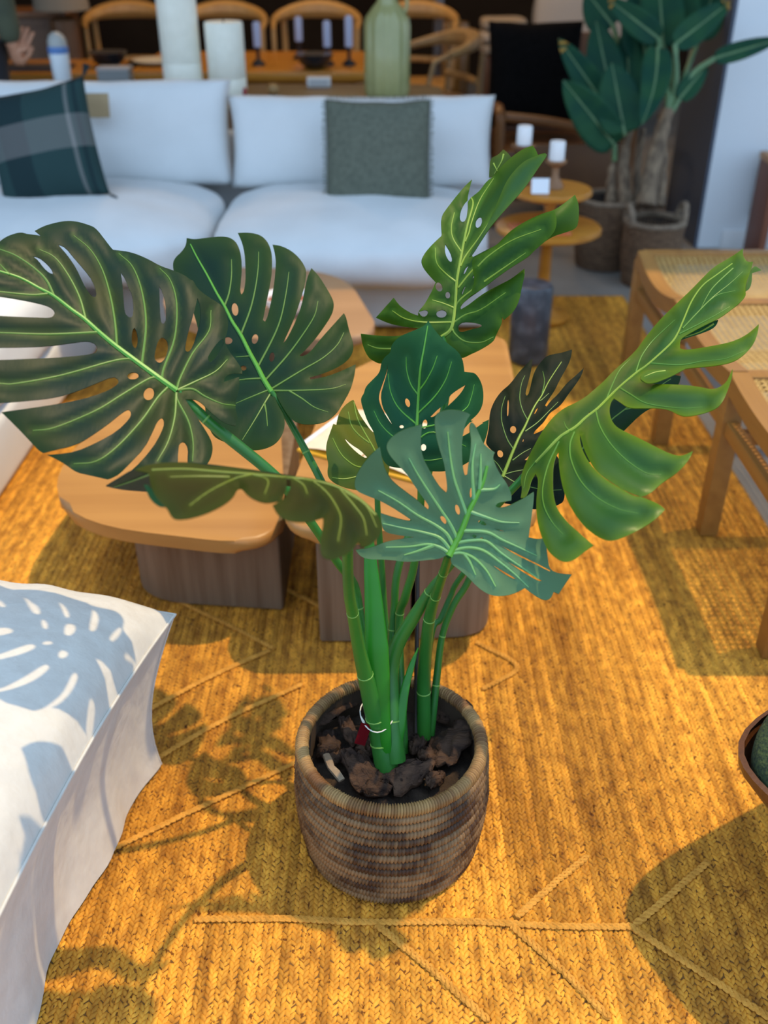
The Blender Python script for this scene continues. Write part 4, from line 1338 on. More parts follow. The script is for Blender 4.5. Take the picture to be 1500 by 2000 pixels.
class Depth:
    """smooth surface through a few (u, v, depth) control points"""

    def __init__(self, ctrl):
        c = np.array(ctrl, float)
        self.P = c[:, :2] / 100; d = c[:, 2]
        n = len(c)
        r = np.linalg.norm(self.P[:, None] - self.P[None], axis=2)
        K = np.where(r > 0, r ** 2 * np.log(r + 1e-9), 0) + np.eye(n) * 0.15
        A = np.zeros((n + 3, n + 3))
        A[:n, :n] = K; A[:n, n] = 1; A[:n, n + 1:] = self.P; A[n, :n] = 1; A[n + 1:, :n] = self.P.T
        s = np.linalg.lstsq(A, np.concatenate([d, [0, 0, 0]]), rcond=None)[0]
        self.w, self.a = s[:n], s[n:]

    def __call__(self, Q):
        q = np.asarray(Q, float) / 100
        r = np.linalg.norm(q[:, None] - self.P[None], axis=2)
        return np.where(r > 0, r ** 2 * np.log(r + 1e-9), 0) @ self.w + self.a[0] + q @ self.a[1:]


def unproj(P, d):
    return C0 + d[:, None] * (RT * ((P[:, 0:1] - 750) / FPX) - UP * ((P[:, 1:2] - 1000) / FPX) + FW)


def make_leaf(outline, holes, mid, veins, ctrl, m_top, m_under, m_vein, label=None, margin=.5, mw=22, relief=.0045, rw=15, curl=.006, cw=16, under=False,
              veinglow=.45, rm=(.0030, .0010), rv=(.0015, .0005), step=9.0, m_mid=None, raise_=.0004, extra=None, name='leaf', parent=None):
    out = chaikin(outline)
    hs = [chaikin(h, 1, 100) for h in holes]
    dep = Depth(ctrl)
    mid = sp2(mid) if mid else None
    vs_ = [sp2(v) for v in veins]
    vsegs = [s for v in vs_ for s in segs_of(v)]
    msegs = segs_of(mid) if mid is not None else []
    osegs = segs_of(out, True) + [s for h in hs for s in segs_of(h, True)]

    def surf(P):
        d = dep(P)
        sg = -1 if under else 1
        if vsegs:
            dv = segdist(P, vsegs + msegs)
            d = d + sg * relief * (np.exp(-(dv / rw) ** 2) - .35)
        do = segdist(P, segs_of(out, True))
        d = d + sg * curl * np.exp(-do / cw)
        d = d + .0010 * np.sin(P[:, 0] * .04 + P[:, 1] * .02) * np.cos(P[:, 1] * .035 - P[:, 0] * .015)
        if extra is not None:
            d = d + extra(P)
        return d
    lo, hi = out.min(0), out.max(0)
    gx, gy = np.meshgrid(np.arange(lo[0], hi[0], step), np.arange(lo[1], hi[1], step))
    gx = gx + (np.arange(gx.shape[0]) % 2)[:, None] * step / 2
    G = np.stack([gx.ravel(), gy.ravel()], 1)
    G = G[inside(G, out)]
    G = G[segdist(G, osegs) > step * .35]
    pts, edges = [], []
    for loop in [out] + hs:
        L_ = []
        for a, b in segs_of(loop, True):
            n = max(1, int(np.linalg.norm(b - a) / (step * 1.1)))
            for k in range(n):
                L_.append(a + (b - a) * k / n)
        i0 = len(pts)
        pts += L_
        edges += [(i0 + k, i0 + (k + 1) % len(L_)) for k in range(len(L_))]
    pts += list(G)
    r = delaunay_2d_cdt([Vector((float(p[0]), float(p[1]))) for p in pts], edges, [], 0, 1e-3)
    V = np.array([(v.x, v.y) for v in r[0]])
    F = np.array([f for f in r[2] if len(f) == 3])
    cen = V[F].mean(1)
    ok = inside(cen, out)
    for h in hs:
        ok &= ~inside(cen, h)
    F = F[ok]
    used = np.unique(F)
    mp = -np.ones(len(V), int); mp[used] = np.arange(len(used))
    V = V[used]; F = mp[F]
    W = unproj(V, surf(V))
    # face the side shown towards the camera
    e1 = W[F[:, 1]] - W[F[:, 0]]; e2 = W[F[:, 2]] - W[F[:, 0]]
    nn = np.cross(e1, e2)
    flip = (nn * (C0 - W[F].mean(1))).sum(1) < 0
    F[flip] = F[flip][:, ::-1]
    if under:
        F = F[:, ::-1]
    me = bpy.data.meshes.new(name)
    me.from_pydata(W.tolist(), [], F.tolist())
    me.materials.append(m_top); me.materials.append(m_under)
    a = me.attributes.new('margin', 'FLOAT', 'POINT')
    a.data.foreach_set('value', (margin * np.exp(-segdist(V, segs_of(out, True)) / mw)).astype(np.float32))
    a = me.attributes.new('vein', 'FLOAT', 'POINT')
    a.data.foreach_set('value', (veinglow * np.exp(-(segdist(V, vsegs + msegs) / 5) ** 2) if vsegs else np.zeros(len(V))).astype(np.float32))
    me.shade_smooth()
    ek = {}
    for p_ in me.polygons:
        for k_ in p_.edge_keys:
            ek[k_] = ek.get(k_, 0) + 1
    sh = me.attributes.new('sharp_edge', 'BOOLEAN', 'EDGE')
    sh.data.foreach_set('value', np.array([ek.get(tuple(sorted(e.vertices)), 0) == 1 for e in me.edges], bool))
    o = link(name, me, None, parent or plant)
    s = o.modifiers.new('thickness', 'SOLIDIFY'); s.thickness = .0011; s.offset = -1; s.material_offset = 1; s.material_offset_rim = 0
    if label:
        o['label'] = label
    off = -raise_
    if mid is not None:
        d = surf(mid) + off
        W3 = unproj(mid, d)
        n = len(W3)
        MB().tube(W3.tolist(), [rm[0] + (rm[1] - rm[0]) * (k / (n - 1)) for k in range(n)], 7).build('midrib', m_mid or m_vein, o)
    for v in vs_:
        # thick end lies at the midrib
        if mid is not None and np.linalg.norm(mid - v[0], axis=1).min() < np.linalg.norm(mid - v[-1], axis=1).min():
            v = v[::-1]
        W3 = unproj(v, surf(v) + off)
        n = len(W3)
        MB().tube(W3.tolist(), [rv[1] + (rv[0] - rv[1]) * (k / (n - 1)) for k in range(n)], 6).build('vein', m_vein, o)
    return o


UNDER = leaf_mat('leaf_underside', (0.090, 0.178, 0.090), (0.105, 0.195, 0.092), (.11, .20, .09), (.16, .36, .17), .5, .14, (.12, .26, .04))
DARK = leaf_mat('leaf_dark', (0.003, 0.019, 0.014), (0.022, 0.031, 0.006), (.02, .045, .006), (.05, .11, .015), .30, .06, (.08, .12, .01), spec=.55)
DARK2 = leaf_mat('leaf_dark_green', (0.004, 0.022, 0.016), (0.009, 0.031, 0.011), (.030, .060, .005), (.02, .07, .02), .32, .06, (.08, .14, .01), spec=.5)
OLIVE = leaf_mat('leaf_olive', (0.012, 0.015, 0.003), (0.021, 0.020, 0.003), (.035, .055, .003), (.05, .075, .008), .40, .04, (.12, .13, .01))
MIDG = leaf_mat('leaf_mid_green', (0.012, 0.052, 0.013), (0.020, 0.066, 0.009), (.06, .13, .004), (.12, .26, .03), .34, .16, (.14, .30, .02))
BLUEG = leaf_mat('leaf_blue_green', (0.010, 0.068, 0.031), (0.014, 0.075, 0.022), (.025, .10, .02), (.05, .20, .06), .38, .12, (.08, .24, .03))
FRESH = leaf_mat('leaf_fresh', (0.013, 0.068, 0.020), (0.024, 0.090, 0.010), (.13, .21, .003), (.08, .22, .03), .26, .18, (.20, .40, .02), spec=1.1)
NIGHT = leaf_mat('leaf_blackish', (0.003, 0.008, 0.009), (0.008, 0.011, 0.004), (.006, .018, .004), (.02, .04, .02), .40, .03, (.04, .06, .01), spec=.3)
YELG = leaf_mat('leaf_yellowing', (0.032, 0.085, 0.022), (0.105, 0.120, 0.008), (.14, .14, .006), (.10, .18, .02), .40, .25, (.22, .26, .01))
VEIN_F = mat('vein_fresh_green', (0.11, 0.26, 0.03), .45, trans=.15)
VEIN_OL = mat('vein_olive', (0.20, 0.24, 0.03), .45, trans=.1)
VEIN_MG = mat('midrib_green', (0.10, 0.34, 0.03), .4, trans=.1)

# the great leaf at the left
make_leaf(
    ZO((0, 803), (13, 815), (32, 834), (53, 855), (72, 877), (83, 885), (107, 895), (131, 909), (149, 922), (171, 927), (203, 935), (213, 937), (232, 927), (262, 918), (290, 925), (320, 930), (360, 930),
       (390, 922), (406, 906), (414, 890), (416, 870), (408, 850), (384, 814), (362, 780), (387, 780), (411, 805), (438, 827), (460, 832), (465, 817), (458, 790), (468, 760), (467, 736), (437, 746), (440, 735), (453, 729), (473, 730),
       (473, 721), (463, 706), (448, 687), (438, 667), (445, 645), (446, 627), (439, 603), (429, 593), (404, 578), (385, 563), (378, 548), (373, 547), (360, 537), (341, 529), (312, 519), (288, 505), (256, 492), (224, 488), (220, 488), (205, 468),
       (187, 445), (173, 439), (149, 432), (125, 431), (88, 440), (68, 450.7), (80, 460.5), (72, 459), (53, 457), (40, 453), (16, 460), (0, 470.5), (-30, 498), (-55, 545), (-72, 600), (-80, 660), (-72, 720), (-50, 770)),
    [ZO((64, 500), (77, 503), (93, 516), (103, 529), (103, 535), (96, 533), (85, 523), (75, 509)),
     ZO((113, 477), (128, 483), (144, 503), (165, 527), (181, 548), (189, 572), (187, 580), (181, 580), (171, 569), (160, 548), (149, 524), (133, 500)),
     ZO((236, 532), (244, 543), (251, 561), (259, 577), (261, 601), (259, 619), (252, 620), (243, 611), (241, 580), (239, 553)),
     ZO((263, 640), (268, 649), (270, 665), (267, 679), (263, 680), (258, 673), (257, 657), (259, 644)),
     ZO((311, 559), (317, 569), (324, 593), (325, 623), (320, 633), (315, 631), (313, 617), (312, 591)),
     ZO((317, 658), (327, 665), (329, 679), (325, 695), (317, 707), (309, 709), (301, 700), (304, 681), (309, 665)),
     ZO((385.5, 582), (392, 598), (392, 627), (385, 652), (377, 677), (368, 688), (362, 685), (362, 674), (368, 647), (377, 618), (383, 593)),
     ZO((436, 662), (437, 672), (428, 690), (418, 703), (410, 709), (405, 700), (410, 690), (420, 675), (430, 664)),
     ZO((-110, 570), (0, 578.5), (40, 585), (75, 592), (95, 598), (105, 605), (107, 612), (103, 619), (93, 621), (70, 620), (40, 619), (0, 617), (-110, 611)),
     ZO((-110, 680), (0, 679), (53, 678), (93, 676), (139, 670), (165, 666), (181, 668), (191, 677), (189, 687), (179, 692), (133, 697), (80, 700), (0, 703), (-110, 706)),
     ZO((-90, 794), (0, 787), (53, 783), (107, 777), (149, 765), (187, 749), (221, 735), (232, 741), (231, 750), (213, 762), (181, 774), (149, 782), (107, 790), (53, 798), (16, 803), (-2, 806), (-90, 815)),
     EL(ZO, 260, 734, 11.5, 7, -5), EL(ZO, 291, 769, 10.5, 13, 20),
     ZO((80, 886), (107, 879), (149, 869), (173, 855), (208, 831), (240, 805), (252, 799), (257, 807), (253, 818), (229, 842), (192, 863), (149, 882), (112, 887), (84, 889)),
     ZO((210, 942), (235, 925), (256, 903), (283, 874), (299, 842), (307, 823), (316, 815), (321, 821), (320, 834), (307, 861), (288, 887), (264, 913), (240, 932), (220, 948)),
     ZO((348, 871), (355, 862.5), (363, 865), (368, 877), (367, 895), (366, 940), (347, 940))],
    ZO((345, 763), (310, 738), (265, 705), (225, 675), (195, 650), (165, 623), (140, 605), (105, 578), (75, 562), (40, 543), (0, 530), (-50, 516)),
    [ZO((-40, 566), (0, 570), (61, 576), (93, 574)), ZO((-60, 650), (0, 650), (93, 653), (192, 649)), ZO((-50, 745), (0, 749), (32, 749), (120, 733), (213, 707), (248, 701), (258, 703)),
     ZO((64, 841), (107, 835), (187, 802), (240, 770), (293, 739), (312, 741)), ZO((144, 906), (187, 901), (227, 874), (275, 823), (307, 778), (327, 757)), ZO((307, 901), (328, 863), (341, 815), (344, 767)),
     ZO((376, 901), (377, 863), (368, 823), (347, 783), (344, 767)), ZO((-25, 478), (0, 487), (32, 500), (67, 524), (91, 548), (105, 577)), ZO((0, 516), (19, 537)), ZO((77, 487), (107, 503), (133, 537), (155, 580), (167, 622)),
     ZO((144, 460), (176, 487), (200, 527), (216, 580), (225, 633), (228, 673)), ZO((232, 495), (259, 521), (277, 569), (285, 633), (277, 711)), ZO((312, 524), (333, 548), (345, 593), (341, 660), (320, 719), (316, 740)),
     ZO((412, 606), (408, 646), (376, 690), (352, 738), (345, 760)), ZO((444, 702), (420, 726), (380, 746), (346, 762)), ZO((460, 792), (432, 788), (400, 774), (376, 760), (347, 762))],
    [(345, 760, 1.250), (0, 800, 1.150), (-70, 650, 1.170), (0, 480, 1.240), (150, 435, 1.310), (225, 650, 1.250), (260, 495, 1.315), (380, 560, 1.310), (440, 620, 1.320), (468, 720, 1.300), (462, 815, 1.270), (213, 935, 1.150), (70, 870, 1.145), (400, 890, 1.215)],
    DARK, UNDER, VEIN_D, 'largest leaf, dark green with olive patches, spreading to the left edge', margin=.35, veinglow=.5, m_mid=VEIN_MG, rm=(.0042, .0012), rv=(.0018, .0005))

# second leaf, right of it
make_leaf(
    ZC((140, 100), (200, 112), (300, 98), (400, 88), (470, 92), (520, 120), (550, 165), (570, 230), (578, 330), (570, 430), (562, 520), (575, 548), (595, 520), (607, 430), (605, 330), (600, 230), (580, 140), (545, 60), (640, 57), (720, 75), (770, 115),
       (805, 180), (818, 260), (815, 380), (800, 480), (770, 620), (745, 750), (760, 762), (780, 730), (810, 600), (835, 450), (848, 300), (838, 220), (820, 153), (880, 160), (960, 195), (1030, 255), (1080, 330), (1088, 380), (1075, 480), (1040, 600),
       (985, 760), (905, 930), (925, 915), (990, 790), (1050, 640), (1080, 480), (1100, 400), (1128, 338), (1180, 390), (1250, 500), (1295, 580), (1308, 630), (1295, 700), (1240, 790), (1160, 900), (1080, 990), (1035, 1030), (1050, 1040), (1110, 1015),
       (1200, 900), (1290, 800), (1385, 695), (1405, 730), (1425, 830), (1460, 930), (1460, 1000), (1420, 1070), (1330, 1130), (1220, 1175), (1115, 1205), (1120, 1220), (1220, 1205), (1340, 1165), (1480, 1100), (1470, 1190), (1440, 1300), (1385, 1400),
       (1330, 1490), (1240, 1560), (1130, 1580), (1030, 1572), (960, 1530), (900, 1440), (850, 1345), (835, 1345), (860, 1420), (910, 1500), (920, 1590), (890, 1680), (820, 1750), (700, 1785), (580, 1770), (480, 1730), (400, 1700), (345, 1665), (300, 1560),
       (280, 1400), (300, 1250), (280, 1100), (250, 900), (200, 700), (120, 520), (60, 430), (35, 360), (30, 300), (50, 255), (100, 210), (135, 160)),
    [EL(ZC, 522, 665, 27, 52, -8), EL(ZC, 680, 900, 26, 40, 12), EL(ZC, 815, 1043, 21, 38, 8), EL(ZC, 465, 913, 38, 29, 0), EL(ZC, 590, 1130, 24, 20, 0)],
    ZC((815, 1325), (750, 1220), (700, 1120), (640, 1010), (570, 870), (500, 760), (440, 640), (380, 540), (300, 390), (220, 250), (170, 150)),
    [ZC((495, 270), (495, 400), (475, 540), (440, 640)), ZC((710, 210), (705, 350), (680, 520), (640, 680), (570, 865)), ZC((950, 370), (930, 520), (890, 720), (830, 880), (705, 1120)), ZC((1180, 600), (1150, 720), (1050, 880), (930, 1040), (765, 1225)),
     ZC((1385, 850), (1330, 950), (1220, 1050), (1050, 1150), (805, 1300)), ZC((1400, 1260), (1280, 1295), (1050, 1308), (815, 1310)), ZC((1260, 1480), (1150, 1440), (1050, 1370), (950, 1310)), ZC((530, 1043), (640, 1035), (650, 1030)),
     ZC((440, 1245), (600, 1220), (745, 1212)), ZC((530, 1410), (650, 1360), (800, 1300)), ZC((580, 1700), (680, 1540), (750, 1420), (810, 1322)), ZC((780, 1590), (770, 1480), (755, 1410))],
    [(530, 764, 1.51), (365, 465, 1.60), (345, 520, 1.60), (440, 600, 1.56), (560, 460, 1.60), (590, 600, 1.545), (650, 570, 1.57), (690, 640, 1.56), (690, 720, 1.54), (500, 880, 1.45), (610, 828, 1.47), (660, 800, 1.49), (420, 850, 1.47), (400, 760, 1.52)],
    DARK2, UNDER, VEIN_D, 'dark green leaf with long straight slits, second from the left', margin=.55, mw=30, m_mid=VEIN_MG, rm=(.0042, .0009), rv=(.0017, .0005), veinglow=.35)

# folded olive leaf hanging in front; L3V: the folds between its fingers
L3V = [sp2(ZD((1114, 395), (1150, 330), (1125, 270), (1070, 215))), sp2(ZD((1294, 512), (1272, 420), (1215, 335), (1150, 260))), sp2(ZD((860, 325), (905, 300), (935, 240), (925, 190))), sp2(ZD((690, 243), (668, 208)))]
L3D = [(245, 915, 0.990), (330, 905, 1.010), (500, 920, 1.040), (640, 940, 1.050), (730, 1000, 1.040), (745, 1035, 1.020), (340, 1014, 0.915), (470, 960, 0.970), (530, 980, 0.940), (590, 1020, 0.930), (640, 1092, 0.920), (690, 1080, 0.940), (300, 950, 0.950)]
make_leaf(
    ZD((160, 148), (235, 165), (245, 240), (280, 300), (325, 340), (350, 395), (400, 402), (500, 380), (600, 335), (660, 290), (685, 245), (700, 242), (740, 285), (800, 312), (860, 318), (900, 305), (860, 328), (880, 370), (930, 405), (1000, 415), (1070, 410),
       (1116, 390), (1114, 430), (1098, 520), (1105, 580), (1140, 605), (1200, 595), (1260, 560), (1294, 512), (1310, 540), (1350, 530), (1390, 500), (1410, 460), (1412, 430), (1390, 370), (1330, 310), (1260, 260), (1180, 220), (1060, 190), (920, 175), (760, 150),
       (620, 130), (540, 130), (450, 110), (300, 112), (220, 125)),
    [ZD((930, 180), (952, 200), (950, 240), (930, 280), (905, 305), (930, 245))],
    ZD((1380, 380), (1300, 300), (1180, 235), (1040, 200), (900, 186), (760, 172), (600, 160), (420, 146), (250, 150)),
    [ZD((440, 330), (520, 270), (600, 225), (680, 190), (760, 172)), ZD((820, 270), (838, 215), (820, 190), (760, 175)), ZD((1035, 270), (1015, 225), (960, 190)), ZD((1190, 510), (1205, 400), (1180, 330), (1130, 260), (1060, 203)), ZD((1335, 480), (1320, 400), (1280, 340), (1200, 246)),
     ZD((340, 185), (480, 182), (640, 186)), ZD((1225, 260), (1330, 330), (1385, 440))],
    L3D, OLIVE, UNDER, VEIN_OL, 'olive brown folded leaf hanging in front of the low oak table', margin=.5, mw=26, m_mid=VEIN_OL, rm=(.0020, .0012), rv=(.0013, .0005), relief=.006, rw=12, curl=.010, cw=22,
    extra=lambda P: .013 * np.exp(-(segdist(P, [s_ for l_ in L3V for s_ in segs_of(l_)]) / 11) ** 2))
make_leaf(ZD((18, 233), (80, 195), (160, 146), (300, 116), (450, 114), (620, 134), (900, 172), (1180, 222), (1330, 312), (1385, 380), (1300, 330), (1150, 262), (900, 225), (660, 210), (500, 230), (350, 250), (240, 262), (180, 258), (90, 250)), [], None,
          [ZD((60, 235), (150, 205), (240, 170))], [(207, 950, 1.08), (240, 917, 1.04), (330, 905, 1.025), (500, 920, 1.055), (700, 970, 1.065), (290, 960, 1.13), (480, 945, 1.13), (600, 950, 1.12)], DARK2, UNDER, VEIN_D, margin=.1)
make_leaf(ZD((208, 222), (240, 232), (275, 290), (325, 338), (290, 340), (245, 305), (225, 265)), [], None, [], [(280, 946, .97), (320, 990, .96), (300, 990, .97), (290, 960, .965)], BLUEG, UNDER, VEIN_D, margin=.2, step=6)

# upright leaf at the top, its fingers curling over
make_leaf(
    ZE((740, 235), (725, 290), (712, 350), (712, 380), (735, 350), (790, 310), (830, 250), (880, 215), (930, 150), (1000, 85), (1080, 30), (1135, 15), (1158, 45), (1168, 75), (1215, 62), (1222, 80), (1160, 170), (1080, 290), (980, 400), (900, 490), (850, 550),
       (790, 640), (737, 725), (745, 740), (840, 690), (900, 662), (940, 620), (1000, 560), (1100, 500), (1200, 455), (1275, 435), (1340, 390), (1410, 335), (1437, 400), (1435, 500), (1420, 555), (1350, 580), (1250, 612), (1150, 690), (1100, 740), (1000, 800),
       (900, 870), (800, 950), (700, 1020), (662, 1064), (668, 1080), (720, 1050), (800, 985), (900, 930), (1000, 880), (1080, 815), (1085, 850), (1065, 930), (1050, 1020), (1010, 1100), (945, 1150), (935, 1130), (935, 1170), (900, 1240), (880, 1290), (800, 1340),
       (720, 1380), (680, 1400), (640, 1390), (590, 1340), (560, 1300), (500, 1310), (420, 1350), (330, 1380), (240, 1400), (150, 1440), (100, 1420), (60, 1390), (25, 1310), (15, 1240), (100, 1250), (240, 1258), (330, 1240), (400, 1205), (300, 1195), (200, 1175),
       (113, 1135), (230, 1005), (270, 1060), (340, 1105), (390, 1122), (388, 1096), (430, 1050), (470, 980), (503, 905), (470, 870), (420, 810), (407, 755), (450, 690), (520, 620), (545, 600), (540, 560), (538, 480), (570, 430), (640, 340), (700, 270)),
    [ZE((712, 372), (712, 440), (700, 500), (675, 515), (658, 490), (665, 440), (690, 395)), EL(ZE, 783, 515, 20, 36, 18), ZE((566, 655), (600, 710), (615, 760), (600, 776), (575, 745), (562, 700)), EL(ZE, 525, 935, 22, 31, -20), EL(ZE, 583, 988, 17, 22),
     EL(ZE, 542, 1110, 35, 26, -6), ZE((392, 1098), (440, 1082), (458, 1100), (440, 1130), (410, 1128)), ZE((717, 795), (693, 850), (683, 848), (695, 812)), ZE((798, 833), (750, 880), (740, 874), (757, 850)), ZE((698, 930), (676, 985), (672, 975), (688, 935)),
     ZE((650, 1182), (680, 1162), (740, 1165), (802, 1180), (802, 1195), (740, 1210), (680, 1228), (652, 1225), (647, 1202))],
    ZE((540, 1262), (605, 1205), (630, 1060), (640, 900), (675, 700), (710, 530), (745, 400), (735, 355)),
    [ZE((625, 450), (605, 540), (615, 620), (672, 712)), ZE((500, 680), (510, 780), (570, 850), (640, 905)), ZE((480, 1020), (560, 1045), (628, 1075)), ZE((220, 1090), (300, 1140), (420, 1165), (612, 1165)), ZE((880, 230), (790, 370), (735, 520), (720, 580), (695, 640)),
     ZE((1030, 250), (900, 440), (780, 620), (700, 730), (665, 800)), ZE((1180, 565), (1000, 630), (850, 730), (740, 830), (650, 940)), ZE((1090, 710), (960, 800), (800, 910), (660, 1020), (632, 1070)), ZE((960, 970), (800, 1080), (700, 1115), (622, 1165)),
     ZE((880, 1260), (800, 1295), (700, 1290), (640, 1250), (612, 1210)), ZE((60, 1310), (140, 1335), (300, 1335))],
    [(880, 655, 1.43), (890, 580, 1.44), (905, 480, 1.46), (920, 390, 1.485), (1020, 300, 1.47), (1063, 300, 1.43), (1000, 400, 1.44), (960, 470, 1.43), (1080, 415, 1.36), (1130, 400, 1.39), (1125, 445, 1.40), (1020, 540, 1.37), (1015, 590, 1.36), (975, 630, 1.37),
     (920, 690, 1.40), (830, 430, 1.43), (825, 510, 1.41), (740, 620, 1.39), (770, 585, 1.38), (710, 660, 1.41), (740, 705, 1.43), (860, 560, 1.435), (920, 350, 1.50)],
    MIDG, UNDER, VEIN_Y, 'upright mid green leaf at the top with fingers curling to the right', margin=.75, mw=20, relief=.006, rw=12, curl=.010, cw=16, veinglow=.5, rm=(.0032, .0012), rv=(.0016, .0006))
make_leaf(ZE((850, 222), (853, 160), (858, 98), (910, 75), (943, 40), (975, 62), (997, 95), (960, 140), (900, 212)), [], None, [ZE((885, 200), (930, 120), (945, 70)), ZE((905, 180), (880, 130))], [(960, 345, 1.505), (985, 295, 1.50), (960, 310, 1.51), (1000, 310, 1.49)], YELG, UNDER, VEIN_Y, margin=.3, step=7)

# its two long fingers curl over as strips of their own
make_leaf(ZE((1222, 68), (1160, 80), (1080, 112), (1000, 192), (950, 272), (920, 350), (880, 440), (835, 540), (770, 640), (725, 725), (720, 740), (740, 728), (792, 645), (852, 553), (902, 493), (982, 403), (1082, 293), (1162, 173), (1226, 82)), [], None, [],
          [(1063, 302, 1.405), (1000, 395, 1.41), (960, 365, 1.44), (985, 410, 1.41), (950, 450, 1.415), (918, 500, 1.437), (1030, 315, 1.425)], FRESH, UNDER, VEIN_Y, margin=.35, mw=8, curl=.006, cw=10)
make_leaf(ZE((742, 748), (840, 700), (900, 672), (940, 630), (1000, 572), (1100, 510), (1200, 465), (1275, 438), (1292, 490), (1286, 560), (1245, 614), (1150, 694), (1100, 744), (1000, 804), (900, 874), (800, 952), (720, 1000), (760, 900), (740, 800)), [], None,
          [ZE((1190, 560), (1000, 632), (850, 732), (780, 800)), ZE((1090, 712), (960, 802), (820, 900))],
          [(1080, 415, 1.335), (1085, 440, 1.33), (1020, 540, 1.35), (1015, 460, 1.36), (975, 520, 1.37), (940, 575, 1.385), (922, 505, 1.418), (930, 560, 1.395)], MIDG, UNDER, VEIN_Y, margin=.8, mw=12, relief=.005, rw=12, curl=.008, cw=12)

# heart-ended leaf in the middle
make_leaf(
    ZF((885, 25), (920, 80), (975, 150), (1050, 220), (1130, 280), (1175, 350), (1188, 455), (1230, 460), (1280, 465), (1330, 540), (1350, 640), (1340, 740), (1300, 810), (1240, 862), (1345, 880), (1393, 855), (1385, 950), (1350, 1060), (1300, 1150), (1200, 1230),
       (1050, 1290), (900, 1290), (750, 1270), (620, 1260), (530, 1240), (480, 1130), (440, 1020), (430, 960), (380, 880), (350, 800), (318, 700), (328, 660), (345, 640), (360, 580), (420, 520), (480, 460), (490, 380), (520, 330), (570, 295), (575, 230), (640, 160), (760, 110), (850, 75)),
    [ZF((1203, 563), (1120, 612), (1060, 660), (1045, 710), (1000, 745), (960, 775), (903, 833), (920, 840), (980, 800), (1050, 745), (1110, 690), (1170, 625)), ZF((1165, 1003), (1165, 960), (1200, 915), (1240, 872), (1300, 855), (1350, 880), (1300, 915), (1240, 960)),
     ZF((470, 640), (495, 565), (530, 470), (545, 392), (540, 460), (512, 560), (485, 650), (500, 750), (540, 820), (585, 900), (560, 875), (500, 780), (468, 700)), EL(ZF, 710, 715, 21, 38, -18), EL(ZF, 856, 893, 21, 38, 8), EL(ZF, 660, 915, 20, 14), EL(ZF, 845, 1090, 24, 30)],
    ZF((770, 1200), (780, 1050), (790, 890), (805, 620), (820, 420), (850, 250), (880, 70)),
    [ZF((700, 330), (705, 440), (740, 560), (803, 650)), ZF((960, 320), (920, 430), (860, 540), (807, 610)), ZF((1080, 370), (1030, 520), (940, 660), (800, 800)), ZF((550, 470), (570, 620), (640, 760), (788, 895)), ZF((430, 780), (480, 880), (560, 970), (660, 1030), (783, 1050)), ZF((1270, 560), (1240, 680), (1190, 770), (1000, 880), (788, 930)),
     ZF((1000, 1180), (900, 1195), (774, 1190)), ZF((1200, 1080), (930, 960), (784, 1030))],
    [(815, 830, 1.345), (837, 627, 1.30), (820, 720, 1.315), (905, 720, 1.335), (770, 690, 1.33), (945, 760, 1.37), (930, 820, 1.37), (955, 830, 1.38), (710, 790, 1.385), (740, 720, 1.375), (760, 900, 1.37), (900, 910, 1.375), (815, 910, 1.36)],
    BLUEG, UNDER, VEIN_MG, 'blue-green leaf with a heart-shaped end, in the middle of the plant', margin=.4, m_mid=VEIN_MG, rm=(.0030, .0008), rv=(.0013, .0005), veinglow=.35, relief=.004)

# yellowing leaf behind it
make_leaf(
    ZF((260, 690), (230, 700), (170, 750), (130, 820), (115, 900), (90, 890), (60, 970), (30, 1060), (30, 1150), (50, 1230), (40, 1280), (45, 1340), (100, 1390), (200, 1430), (300, 1450), (450, 1440), (560, 1350), (560, 1100), (500, 980), (430, 965), (400, 940), (350, 870), (310, 810), (280, 740)),
    [ZF((183, 1008), (240, 1060), (320, 1110), (376, 1170), (350, 1176), (280, 1125), (210, 1055))],
    ZF((480, 1200), (420, 1080), (350, 960), (290, 840), (262, 710)),
    [ZF((85, 1010), (140, 1120), (200, 1190), (300, 1250), (470, 1250)), ZF((215, 790), (240, 900), (300, 980), (390, 1050)), ZF((80, 1340), (200, 1350), (400, 1300))],
    [(690, 800, 1.48), (640, 880, 1.44), (645, 930, 1.43), (740, 900, 1.46), (700, 955, 1.44), (720, 850, 1.47)],
    YELG, UNDER, VEIN_Y, 'yellowing green leaf half hidden behind the middle leaf', margin=.3, rm=(.0014, .0007), rv=(.0012, .0005))

